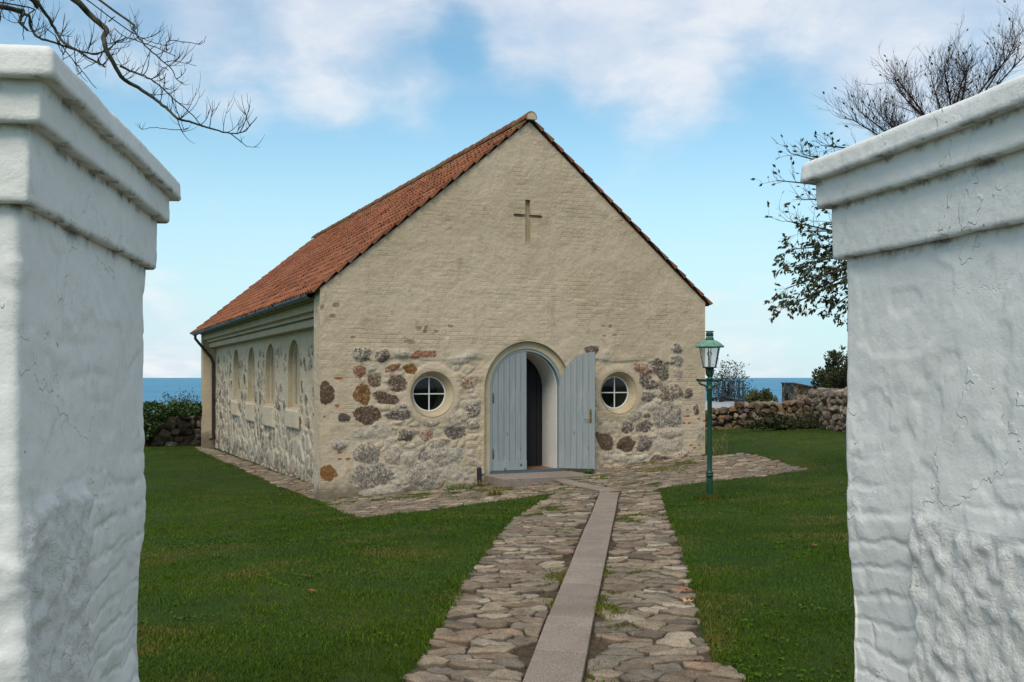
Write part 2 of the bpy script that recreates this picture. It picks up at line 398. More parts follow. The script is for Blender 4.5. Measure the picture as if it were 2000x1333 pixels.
chapel = thing('chapel', 'limewashed stone chapel with red tiled roof and a cross sunk in its gable', 'chapel', (O[0], O[1], 0), YAW)
ZPK = on_gable(1034, 238)[1]; SL = (ZPK-on_gable(625, 563)[1])/(WID/2); ZEV = ZPK-SL*WID/2
ZB = -1.0
DCX, DZS = on_gable(1027.0, 745)[0]+.055, EYE-.212                # door arch centre
R_OUT, R_IN = .905, .766
ZTH = EYE-1.765                                              # threshold
WIN = []
for (cx, cy) in ((844.3, 769.9), (1208.9, 767.3)):
    u, z = on_gable(cx, cy); WIN.append((u, z))
RW = .415
cu0, cz1 = on_gable(1026, 390); cu1, cz0 = on_gable(1036, 474); hu0, hz1 = on_gable(1003, 417); hu1, hz0 = on_gable(1059, 427)
def sd_cross(u, z): return np.minimum(sd_rect(u,z,cu0,cu1,cz0,cz1), sd_rect(u,z,hu0,hu1,hz0,hz1))
def sd_gable(u, z):
    d = (ZPK-np.abs(u-WID/2)*SL-z)*.772
    for (a, b_) in WIN: d = np.minimum(d, np.hypot(u-a, z-b_)-RW)
    d = np.minimum(d, sd_arch(u, z, DCX, DZS, R_OUT, ZTH-.14))
    return np.minimum(d, sd_cross(u, z))
# px centre x, y, width, height, tilt deg, tint, limewash amount
T = dict(k=(.085,.066,.054), b=(.105,.066,.045), p=(.10,.078,.07), r=(.19,.08,.045), o=(.18,.085,.03), g=(.15,.128,.108), n=(.26,.20,.15), y=(.32,.26,.185), w=(.32,.275,.22))
STN = [(706,692,38,28,0,'k',.68),(747,697,27,24,5,'k',.55),(783,691,28,17,0,'n',.8),(828,692,44,12,-6,'r',.45),(905,702,44,22,-8,'w',.78),(702,726,25,25,10,'r',.25),
 (728,721,16,11,0,'g',.85),(770,718,36,14,-22,'r',.5),(804,722,23,20,0,'o',.35),(733,744,27,25,0,'b',.2),(779,750,37,35,0,'b',.22),(707,770,37,40,8,'o',.15),
 (757,778,52,25,12,'b',.16),(790,794,18,10,0,'k',.6),(718,811,60,33,3,'b',.15),(781,812,54,22,-5,'p',.25),(779,826,18,9,0,'n',.8),(638,769,30,44,0,'b',.0),
 (672,816,26,18,0,'k',.35),(810,830,24,14,0,'n',.72),(841,827,28,14,-5,'k',.68),(729,846,80,27,-2,'w',.66),(794,851,32,23,10,'k',.52),(832,850,29,22,0,'r',.62),
 (719,886,54,36,0,'g',.62),(766,890,31,31,8,'n',.66),(800,894,30,28,0,'y',.75),(828,891,20,25,0,'g',.62),(858,869,38,15,0,'g',.7),(873,892,60,34,-4,'g',.7),
 (800,872,24,11,0,'y',.82),(825,874,15,12,0,'g',.8),(662,869,29,17,0,'g',.72),(640,922,36,34,-5,'o',.05),(728,931,76,42,0,'g',.6),(776,935,28,36,0,'w',.75),
 (826,931,64,46,-3,'g',.68),(884,925,38,34,0,'w',.72),(912,931,14,16,0,'g',.78),(912,749,27,20,0,'o',.66),(926,803,27,25,0,'k',.62),(893,818,42,24,-10,'n',.7),
 (925,830,27,21,0,'g',.68),(889,845,38,25,5,'p',.45),(745,958,70,16,-6,'y',.8),(1156,685,26,18,0,'k',.45),(1182,696,21,23,0,'w',.62),(1271,706,12,8,0,'w',.7),
 (1257,720,36,22,5,'r',.58),(1292,723,30,39,-4,'k',.5),(1322,681,20,20,0,'k',.62),(1322,706,23,22,0,'g',.64),(1323,731,17,20,0,'n',.66),(1263,748,32,28,12,'k',.52),
 (1284,754,5,13,0,'k',.2),(1310,767,44,34,0,'b',.60),(1344,768,16,22,0,'b',.3),(1266,775,31,20,0,'k',.58),(1265,795,32,17,0,'y',.8),(1306,811,55,45,0,'g',.62),
 (1360,801,11,20,0,'b',.25),(1240,814,28,19,-8,'g',.62),(1263,813,14,9,0,'k',.5),(1226,835,25,21,0,'k',.54),(1259,834,32,21,-8,'p',.48),(1183,831,16,14,0,'w',.8),
 (1311,846,53,20,0,'n',.7),(1181,862,26,32,0,'b',.38),(1223,870,35,28,-6,'b',.34),(1259,867,26,31,5,'p',.52),(1304,870,60,28,0,'n',.74),(1184,892,18,17,0,'w',.72),
 (1212,896,36,15,0,'y',.72),(1252,894,38,13,0,'y',.74),(1287,897,34,12,-4,'b',.45),(1171,823,8,12,0,'n',.7),(1277,852,12,9,0,'y',.8),(1330,890,40,14,-14,'r',.72),(1368,845,14,30,0,'n',.66)]
RUST = [(662,739,16,5),(659,794,9,6),(633,814,6,4),(664,883,10,5),(664,897,8,4),(680,897,9,6),(1343,801,9,4),(1343,814,14,5),(1365,818,9,4),(1336,827,7,4),(1346,827,7,4),(1350,871,7,4),(1356,875,7,4),(1366,870,6,3),(1376,822,6,4)]
def place_stones(U, Z, items):
    h = np.zeros(U.shape); mask = np.zeros(U.shape); col = np.zeros(U.shape+(3,)); wh = np.zeros(U.shape)
    for i, (cu, cz, a, b_, t, c, w, hh) in enumerate(items):
        sel = (np.abs(U-cu) < a*1.6+b_*.5) & (np.abs(Z-cz) < b_*1.6+a*.5)
        if not sel.any(): continue
        du = U[sel]-cu; dz = Z[sel]-cz; ct, st = math.cos(t), math.sin(t)
        x = (du*ct+dz*st)/a; y = (-du*st+dz*ct)/b_
        rn = random.Random(i*7+3); ex = rn.uniform(2.2, 3.6)
        x = x + rn.uniform(-.28,.28)*y*np.abs(y) + rn.uniform(-.15,.15)*y; y = y + rn.uniform(-.25,.25)*x*x*.6
        na_ = rn.randint(5, 7); a0_ = rn.uniform(0, 6.28); q = 0
        for k_ in range(na_):
            an_ = a0_+6.283*(k_+rn.uniform(-.28,.28))/na_; d_ = rn.uniform(.82,1.12)
            q = q+np.maximum(0, (x*math.cos(an_)+y*math.sin(an_))/d_)**10
        q = q**.1; q = .72*q+.28*(np.abs(x)**ex+np.abs(y)**ex)**(1/ex)
        q = q + fbm(U[sel]*7+i*3.1, Z[sel]*7, 40, 4)*.30
        mk_ = 1-ss(.80, 1.12, q)
        hv = hh*(1-ss(.3, 1.12, q)*.95)*(mk_ > 0)+fbm(U[sel]*14, Z[sel]*14, 9, 3)*.007*mk_
        up = mk_ > mask[sel]
        ii = np.where(sel); jj = tuple(k[up] for k in ii)
        mask[jj] = mk_[up]; h[jj] = hv[up]; col[jj] = c; wh[jj] = w
    return h, mask, col, wh
def voronoi_stones(A, B, sx, sz, seed, jit=.8):
    """worley distances on a jittered grid: gap to the cell edge, id hash"""
    ga = np.floor(A/sx); gb = np.floor(B/sz); f1 = np.full(A.shape, 9.); f2 = f1.copy(); hid = np.zeros(A.shape); h2 = hid.copy()
    for i in (-1,0,1):
        for j in (-1,0,1):
            ca = ga+i; cb = gb+j
            px = ca+.5+jit*(_h(ca,cb,seed)-.5)+.5*(np.mod(cb,2)); py = cb+.5+jit*(_h(ca,cb,seed+5)-.5)
            d = np.hypot(A/sx-px, (B/sz-py))
            c = d < f1; f2 = np.where(c, f1, np.minimum(f2, d)); hid = np.where(c, _h(ca,cb,seed+9), hid); h2 = np.where(c, _h(ca,cb,seed+13), h2); f1 = np.where(c, d, f1)
    return f2-f1, hid, h2
def gable_wall():
    st = .02
    U, Z, F, D = sdf_grid(0, WID, ZB, ZPK+.02, st, sd_gable)
    items = []
    for (cx, cy, w, h, t, c, wl) in STN:
        w *= 1.16 if wl > .3 else 1.05; h *= 1.16 if wl > .3 else 1.05; wl = wl-.085 if wl > .3 else .20+wl*.75; u, z = on_gable(cx, cy); u2 = on_gable(cx+w/2, cy)[0]; z2 = on_gable(cx, cy-h/2)[1]
        rn = random.Random(int(cx*31+cy)); k = rn.uniform(.85,1.2)
        items.append((u, z, u2-u, z2-z, -R(t), tuple(v*k for v in T[c]), wl, rn.uniform(.016,.04) if wl > .4 else rn.uniform(.004,.016)))
    for (cx, cy, w, h) in RUST:
        u, z = on_gable(cx, cy); items.append((u, z, w*.0052, h*.0052, 0, (.33,.10,.035), .25, .002))
    for (cx, cy, w, h) in ((656,597,14,9),(628,600,8,8),(818,641,13,8),(832,640,9,5),(831,648,9,7),(852,648,9,6),(880,638,9,5),(800,668,22,8),(650,618,10,6),(905,700,8,5),(1178,637,8,4),(1192,638,10,6),(1200,655,9,4),(1180,656,7,4),(690,660,10,6)):
        u, z = on_gable(cx, cy); items.append((u, z, w*.0054, h*.0052, 0, (.285,.205,.115), .15, -.004))
    hs, mask, col, wh = place_stones(U, Z, items)
    wa = U+fbm(U*2.5, Z*2.5, 61, 3)*.10; wb = Z+fbm(U*2.5, Z*2.5, 62, 3)*.08
    g_, h_, q_ = voronoi_stones(wa, wb, .23, .16, 303)
    zone = ss(2.0,1.9,Z)*ss(.72,.80,U)*ss(7.32,7.24,U)*ss(.94,1.02,np.abs(U-DCX))*(1-(np.abs(U-5.6)<1.6)*ss(1.62,1.78,Z+.1*fbm(U*3,Z,5,3)))
    lump = ss(.06,.40,g_)*zone*(mask < .15)
    hs = hs+lump*.020*(.4+.8*h_)
    few = (q_ < .42)&(lump > 0); mask = np.where(few, np.maximum(mask, lump*.8), mask)
    tone = np.where(h_ < .4, .11, np.where(h_ < .7, .19, .27)); wh = np.where(few, .63, wh)
    col = np.where(few[:,None], np.stack([tone*1.1,tone*.90,tone*.74],1), col)
    rub = ss(1.25, 1.0, np.abs(U-4.1)/2.6)*ss(2.2, 1.8, Z)        # rubble panel zones are rougher
    disp = fbm(U*1.3, Z*1.3, 3, 4)*.018+fbm(U*5, Z*6, 4, 3)*.008+fbm(U*11, Z*13, 8, 3)*.004
    disp += fbm(U*5, Z*7, 21, 5)*.024*ss(2.25, 1.9, Z)*ss(.55,.8,U)*ss(7.6,7.3,U)
    # edge of the plaster coat along the top of the rubble panels
    step = ss(.02, -.02, Z-(2.03+.04*fbm(U*2.5, U*0, 12, 3)+.02*np.sin(U*5)))*ss(.70,.76,U)*ss(7.35,7.25,U)*ss(.92,.98,np.abs(U-DCX))
    disp -= step*.018
    ring = sum(ss(.60, .52, np.hypot(U-a, Z-b_))*.008 for a, b_ in WIN)
    disp = (disp+hs)*(1-sum(ss(.62,.46,np.hypot(U-a, Z-b_)) for a, b_ in WIN))+ring
    near = np.minimum(np.minimum(U, WID-U), D)
    disp *= ss(0, .05, near)
    for a, b_ in WIN: mask *= ss(.44,.56,np.hypot(U-a, Z-b_))
    V = np.stack([U, -disp, Z], 1); n0 = len(V)
    Vs = [V]; Fs = [F]; C = [np.concatenate([col, mask[:,None]], 1)]; Wt = [wh]
    # end faces of the wall (left one shows), wall is 0.46 thick
    for uu, flip in ((0.0, False), (WID, True)):
        a = np.linspace(0, .46, 20); b_ = np.arange(ZB, ZEV+.01, .03)
        Aa, Bb = np.meshgrid(a, b_, indexing='ij'); dd = (fbm(Aa*5+3, Bb*5, 31, 4)*.016)*ss(0,.04,Aa)*ss(0,.03,.46-Aa)
        o = sum(len(k) for k in Vs); n1, n2 = Aa.shape
        Vs.append(np.stack([(uu-dd if not flip else uu+dd).ravel(), Aa.ravel(), Bb.ravel()], 1))
        I = np.arange(n1*n2).reshape(n1, n2)+o
        q = np.stack([I[:-1,:-1].ravel(), I[:-1,1:].ravel(), I[1:,1:].ravel(), I[1:,:-1].ravel()], 1)
        Fs.append(q if not flip else q[:, ::-1])
        msk = (fbm(Aa*3, Bb*1.6, 77, 3) > .32)*.8*(Bb < 1.2) if not flip else np.zeros(Aa.shape)
        C.append(np.concatenate([np.tile(np.array([[.12,.10,.09]]), (n1*n2,1)), msk.reshape(-1,1)], 1)); Wt.append(np.full(n1*n2, .75))
    mk('gable_wall', np.concatenate(Vs), np.concatenate(Fs), M_GABLE, chapel, True, None, np.concatenate(C), extra={'white': np.concatenate(Wt)})
    # the sunk cross: back and edges
    m = MB(); dpt = .085
    poly = [(cu0,cz1),(cu0,hz1),(hu0,hz1),(hu0,hz0),(cu0,hz0),(cu0,cz0),(cu1,cz0),(cu1,hz0),(hu1,hz0),(hu1,hz1),(cu1,hz1),(cu1,cz1)]
    n = len(poly)
    m.add([(a,0,b_) for a,b_ in poly]+[(a,dpt,b_) for a,b_ in poly], [(i,(i+1)%n,n+(i+1)%n,n+i) for i in range(n)], 0, (0,0,0,0))
    m.add([(hu0-.1,dpt,cz0-.1),(hu1+.1,dpt,cz0-.1),(hu1+.1,dpt,cz1+.1),(hu0-.1,dpt,cz1+.1)], [(0,1,2,3)], 0, (0,0,0,0))
    m.build('cross', M_TRIM, chapel)
gable_wall()

def round_windows():
    for (a, b_) in WIN:
        m = MB(); prof = [(.418,-.012),(.412,.0),(.375,.055),(.352,.085),(.347,.13),(.332,.135),(.325,.30),(.40,.85)]
        vs = []; fs = []; S = 56
        for r, y in prof:
            for k in range(S):
                w = 2*math.pi*k/S; vs.append((a+r*math.cos(w), y, b_+r*math.sin(w)))
        for i in range(len(prof)-1):
            for k in range(S):
                k2 = (k+1)%S; fs.append((i*S+k, (i+1)*S+k, (i+1)*S+k2, i*S+k2))
        m.add(vs, fs, 0, (0,0,0,0)); win = m.build('round_window', M_TRIM, chapel, True)
        f = MB(); ring = []
        prof = [(.325,.172),(.325,.205),(.305,.205),(.300,.190),(.304,.172)]
        vs = []; fs = []; n = len(prof)
        for k in range(S):
            w = 2*math.pi*k/S
            for r, y in prof: vs.append((a+r*math.cos(w), y, b_+r*math.sin(w)))
        for k in range(S):
            for i in range(n): fs.append((k*n+i, k*n+(i+1)%n, ((k+1)%S)*n+(i+1)%n, ((k+1)%S)*n+i))
        f.add(vs, fs); f.box((a-.010,.176,b_-.302),(a+.010,.202,b_+.302)); f.box((a-.302,.1775,b_-.010),(a-.010,.2005,b_+.010)); f.box((a+.010,.1775,b_-.010),(a+.302,.2005,b_+.010))
        f.build('frame', M_WHITE, win)
        g = MB(); g.add([(a+.31*math.cos(2*math.pi*k/S), .188, b_+.31*math.sin(2*math.pi*k/S)) for k in range(S)], [tuple(range(S))])
        g.build('pane', M_GLASS, win)
round_windows()

def doorway():
    # plaster band set back from the gable face
    yb = .075; m = MB(); n = 40
    co, ci = arch_curve(DCX, DZS, R_OUT, ZTH-.14, n), arch_curve(DCX, DZS, R_IN, ZTH-.14, n); k = len(co)
    m.add([(u,-.004,z) for u,z in co]+[(u,yb,z) for u,z in co]+[(u,yb,z) for u,z in ci]+[(u,yb+.12,z) for u,z in ci],
          [(r*k+i, (r+1)*k+i, (r+1)*k+i+1, r*k+i+1) for r in range(3) for i in range(k-1)], 0, (0,0,0,0))
    m.build('door_surround', M_TRIM, chapel, False)
    m = MB(); rf = R_IN-.052; cf = arch_curve(DCX, DZS, rf, ZTH-.02, n); ci = arch_curve(DCX, DZS, R_IN, ZTH-.02, n)
    m.add([(u,yb+.12,z) for u,z in ci]+[(u,yb+.018,z) for u,z in ci]+[(u,yb+.018,z) for u,z in cf]+[(u,yb+.14,z) for u,z in cf],
          [(r*k+i, (r+1)*k+i, (r+1)*k+i+1, r*k+i+1) for r in range(3) for i in range(k-1)])
    m.build('door_frame', M_DOORF, chapel)
    # porch lining, inner door, floor
    m = MB(); rl = rf-.015; c1 = arch_curve(DCX, DZS, rl, ZTH-.05, n)
    m.add([(u,yb+.141,z) for u,z in cf]+[(u,yb+.141,z) for u,z in c1]+[(u,.84,z) for u,z in c1], [(r*k+i, (r+1)*k+i, (r+1)*k+i+1, r*k+i+1) for r in range(2) for i in range(k-1)])
    m.build('porch_lining', M_LINING, chapel)
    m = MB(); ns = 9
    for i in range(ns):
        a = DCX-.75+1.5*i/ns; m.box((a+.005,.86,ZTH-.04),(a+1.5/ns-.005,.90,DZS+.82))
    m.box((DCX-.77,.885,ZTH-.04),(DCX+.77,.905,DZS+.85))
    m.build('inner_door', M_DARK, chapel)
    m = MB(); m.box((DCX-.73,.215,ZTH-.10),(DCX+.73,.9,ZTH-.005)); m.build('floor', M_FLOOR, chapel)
    m = MB(); m.box((DCX-.766,.06,ZTH-.12),(DCX+.766,.212,ZTH+.004)); m.build('sill', M_ZINC, chapel)
    # doorstep
    u0, u1 = 3.10, 4.93
    m = MB(); m.box((u0,-.86,ZTH-.40),(u1,.058,ZTH-.045)); m.build('doorstep', M_GRANITE, chapel, bevel=.012)
    # leaves: planks in the leaf's own frame, x from hinge to meeting edge
    Rl = rf-.006; zb = ZTH+.012; npk = 6; w = Rl/npk
    def leaf(side):
        m = MB()
        for i in range(npk):
            x0 = i*w+.0045; x1 = (i+1)*w-.0045
            if i == 0: x0 = .0
            if i == npk-1: x1 = Rl-.003
            xs = np.linspace(x1, x0, 9)
            top = [(x, DZS+math.sqrt(max(Rl*Rl-(Rl-x)**2, 0))) for x in xs]
            z_lo = zb
            m.xzprism([(x0,z_lo),(x1,z_lo)]+top, -.020, .020)
        xs = np.linspace(Rl-.004, .0, 30)
        m.xzprism([(.0,zb),(Rl-.004,zb)]+[(x, DZS+math.sqrt(max(Rl*Rl-(Rl-x)**2, 0))-.006) for x in xs], -.004, .004)
        o = m.build('door', M_DOOR, chapel)
        return o, Rl, zb
    L, Rl, zb = leaf(0)
    L.location = (DCX-Rl, yb+.030, 0); L['label'] = 'closed left leaf of the boarded grey blue door'
    m = MB(); m.box((.012,-.042,zb),(Rl-.006,-.0205,zb+.17)); m.build('kick_board', M_DOOR, L)
    for hz in (DZS-.17, zb+.32):
        m = MB(); m.lathe([(.011,-.09),(.011,.09),(.006,.10)], 10, (.012,-.031,hz)); m.build('hinge', M_BRASS, L, True)
    m = MB(); m.box((Rl-.14,-.050,zb+.07),(Rl-.115,-.0425,zb+.115)); m.build('bolt', M_PIPE, L)
    m = MB(); m.tube([(.24,-.046,zb-.02),(.24,-.06,zb+.03),(.25,-.065,zb+.055)], .008, 6); m.build('door_stop', M_BRASS, L)
    P, Rl, zb = leaf(1)
    P['label'] = 'open right leaf of the boarded grey blue door'
    P.location = (DCX+Rl, yb+.030, 0); P.rotation_euler = (0,0,-R(39.2))
    m = MB(); hx = Rl-.085; hz = on_gable(1157, 812)[1]-.0
    m.box((hx-.020,-.027,hz-.13),(hx+.020,-.0205,hz+.14))
    m.tube([(hx,-.024,hz-.055),(hx,-.065,hz-.055),(hx-.04,-.067,hz-.055),(hx-.115,-.064,hz-.058)], [.011,.010,.009,.008], 8)
    m.lathe([(.013,-.02),(.013,.02)], 10, (hx,-.030,hz+.07)); m.build('handle', M_BRASS, P, bevel=.002)
    m = MB(); m.box((Rl-.02,-.014,hz-.1),(Rl+.002,.014,hz+.1)); m.build('lock', M_IRON, P)
    m = MB(); m.box((Rl-.10,-.015,zb-.10),(Rl-.03,.012,zb-.001)); m.build('door_stop', M_IRON, P)
    for hz in (DZS-.17, zb+.32):
        m = MB(); m.lathe([(.011,-.09),(.011,.09),(.006,.10)], 10, (.004,.026,hz)); m.build('hinge', M_BRASS, P, True)
doorway()

# ------------------------------------------------------------------ long side
DS = .60; V1 = LEN-.46
SWIN = []
for (x0, x1, yt, yb_, ys) in ((563,586,664,799,838),(519,537.5,672,792,834),(484.5,498,678.5,786,822),(456,467,683,782,812)):
    va, _ = on_side(x1, 738, DS); vb, _ = on_side(x0, 738, DS); vc = (va+vb)/2
    d = Y0+DS*UY+vc*VY; SWIN.append((vc, abs(vb-va)/2, EYE+(738-yt)/F_PX*d, EYE-(yb_-738)/F_PX*d, EYE-(ys-738)/F_PX*d))
_hw = sum(k[1] for k in SWIN)/4; _zt = sum(k[2] for k in SWIN)/4; _zb = sum(k[3] for k in SWIN)/4
def sd_side(v, z):
    d = np.full(np.shape(v), 9.0)
    for (c, hw, zt, zb, zs) in SWIN: d = np.minimum(d, sd_arch(v, z, c, zt-hw, hw, zb))
    return d
def side_wall():
    st = .03
    Vv, Z, F, D = sdf_grid(.44, V1+.02, ZB, ZEV-.05, st, sd_side)
    wa = Vv+fbm(Vv*2, Z*2, 61, 3)*.10; wb = Z+fbm(Vv*2, Z*2, 62, 3)*.10
    g1, h1, q1 = voronoi_stones(wa, wb, .30, .27, 101); g2, h2, q2 = voronoi_stones(wa, wb, .46, .38, 202)
    big = Z < .62
    g = np.where(big, g2, g1); hh = np.where(big, h2, h1); qq = np.where(big, q2, q1)
    m = ss(.08, .30, g+fbm(Vv*7, Z*7, 88, 3)*.10)
    dens = np.where(big, .97, .42+.30*ss(2.0, .7, Z))
    m = m*(qq < dens)*ss(2.62, 2.25, Z+fbm(Vv*.9, Z*.5, 66, 3)*.35)
    for (c, hw, zt, zb, zs) in SWIN:
        m *= 1-((np.abs(Vv-c) < hw+.12) & (Z > zb-.05) & (Z < zt+.2))
        m *= 1-((np.abs(Vv-c) < hw+.07) & (Z > zs) & (Z <= zb))
    pal = np.array([(.11,.10,.095),(.22,.19,.16),(.33,.26,.21),(.16,.115,.09),(.30,.25,.20),(.20,.195,.195),(.10,.06,.045)])
    col = pal[(hh*6.99).astype(int)]; wh = .36+.26*qq/np.maximum(dens,.3)*.9+.10*big
    disp = m*.030*(.5+.8*hh)+fbm(Vv*2, Z*2, 70, 4)*.02+fbm(Vv*9, Z*9, 71, 3)*.010
    for (c, hw, zt, zb, zs) in SWIN:                       # plain sill panels stand proud
        pan = (np.abs(Vv-c) < hw+.04) & (Z > zs) & (Z <= zb)
        disp = np.where(pan, .075, disp)
    disp *= ss(0, .03, D)
    V = np.stack([DS-disp, Vv, Z], 1)
    mk('side_wall', V, F[:, ::-1], M_SIDE, chapel, True, None, np.concatenate([col, m[:,None]], 1), extra={'white': wh})
    for (c, hw, zt, zb, zs) in SWIN:
        zc = zt-hw; n = 20; cv = arch_curve(c, zc, hw, zb, n); k = len(cv)
        mm = MB(); dep = .13
        mm.add([(DS-.004,v,z) for v,z in cv]+[(DS+dep,v,z) for v,z in cv], [(i,i+1,k+i+1,k+i) for i in range(k-1)], 0, (0,0,0,0))
        mm.add([(DS-.03,c-hw-.05,zb),(DS-.03,c+hw+.05,zb),(DS+dep,c+hw+.02,zb+.05),(DS+dep,c-hw-.02,zb+.05),(DS-.03,c-hw-.05,zb-.05),(DS-.03,c+hw+.05,zb-.05)], [(0,3,2,1),(0,1,5,4)], 0, (0,0,0,0))
        w = mm.build('arched_window', M_TRIM, chapel)
        f = MB(); r2 = hw-.045; c2 = arch_curve(c, zc, r2, zb+.08, n)
        f.add([(DS+dep-.035,v,z) for v,z in cv]+[(DS+dep-.035,v,z) for v,z in c2]+[(DS+dep+.02,v,z) for v,z in c2], [(r*k+i, r*k+i+1, (r+1)*k+i+1, (r+1)*k+i) for r in (0,1) for i in range(k-1)])
        f.box((DS+dep-.033,c-hw,zb+.045),(DS+dep+.02,c+hw,zb+.085))
        f.box((DS+dep-.05,c-.022,zb+.086),(DS+dep+.018,c+.022,zc+r2))
        f.build('frame', M_CORN, w)
        p = MB(); p.add([(DS+dep,v,z) for v,z in cv], [tuple(range(k))]); p.build('pane', M_GLASS, w)
    # cornice in three steps
    cz = []
    m = MB()
    for (o, z0, z1) in ((.42, ZEV-.30, ZEV-.12), (.30, ZEV-.385, ZEV-.30), (.20, ZEV-.405, ZEV-.385), (.23, ZEV-.55, ZEV-.42)):
        m.box((DS-o, .45, z0), (DS+.05, V1+.01, z1))
    m.box((DS-.50,.45,ZEV-.12),(DS+.05,V1+.01,ZEV-.06))
    m.build('cornice', M_CORN, chapel)
    # far gable wall and the unseen long side
    c0 = (0,0,0,0)
    m = MB(); e = .18
    m.xzprism([(e,ZB),(WID,ZB),(WID,ZEV),(WID/2,ZPK),(e,ZEV+SL*e)], V1, LEN, 0, c0)
    m.build('rear_gable_wall', M_GABLE, chapel)
    m = MB(); m.box((WID-.5,.46,ZB),(WID-.2,V1,ZEV),0,c0); m.build('long_wall', M_SIDE, chapel)
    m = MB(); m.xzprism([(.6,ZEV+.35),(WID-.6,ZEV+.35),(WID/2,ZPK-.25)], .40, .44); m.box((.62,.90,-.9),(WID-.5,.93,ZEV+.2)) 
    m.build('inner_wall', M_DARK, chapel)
    # gutter and downpipe
    m = MB(); S = 10; gu, gzv, gr = -.075, ZEV-.075, .075
    ys = np.linspace(.40, V1+.25, 24); vs = []; fs = []
    for y in ys:
        for k in range(S+1):
            w = math.pi+math.pi*k/S; vs.append((gu+gr*math.cos(w), y, gzv+gr*math.sin(w)))
        for k in range(S+1):
            w = 2*math.pi-math.pi*k/S; vs.append((gu+(gr-.006)*math.cos(w), y, gzv+(gr-.006)*math.sin(w)))
    q = 2*(S+1)
    for i in range(len(ys)-1):
        for k in range(q): fs.append((i*q+k, i*q+(k+1)%q, (i+1)*q+(k+1)%q, (i+1)*q+k))
    fs.append(tuple(range(q))); fs.append(tuple((len(ys)-1)*q+k for k in range(q)))
    m.add(vs, fs)
    for y in np.arange(.9, V1, .85): m.tube([(gu+gr*1.04*math.cos(w), y, gzv+gr*1.04*math.sin(w)) for w in np.linspace(math.pi, 2*math.pi, 9)], .007, 4)
    m.build('gutter', M_ZINC, chapel)
    m = MB(); py = V1-.10
    m.tube([(gu,py,gzv-.05),(gu,py,gzv-.18),(.02,py,gzv-.30),(DS-.17,py,gzv-.80),(DS-.10,py,gzv-1.0),(DS-.10,py,-.25),(DS-.10,py,-.32),(DS-.2,py-.06,-.37)], .048, 10)
    for z in (.4, 1.4): m.tube([(DS-.10,py,z),(DS-.10,py,z+.03)], .056, 10)
    m.build('downpipe', M_PIPE, chapel, True)
side_wall()

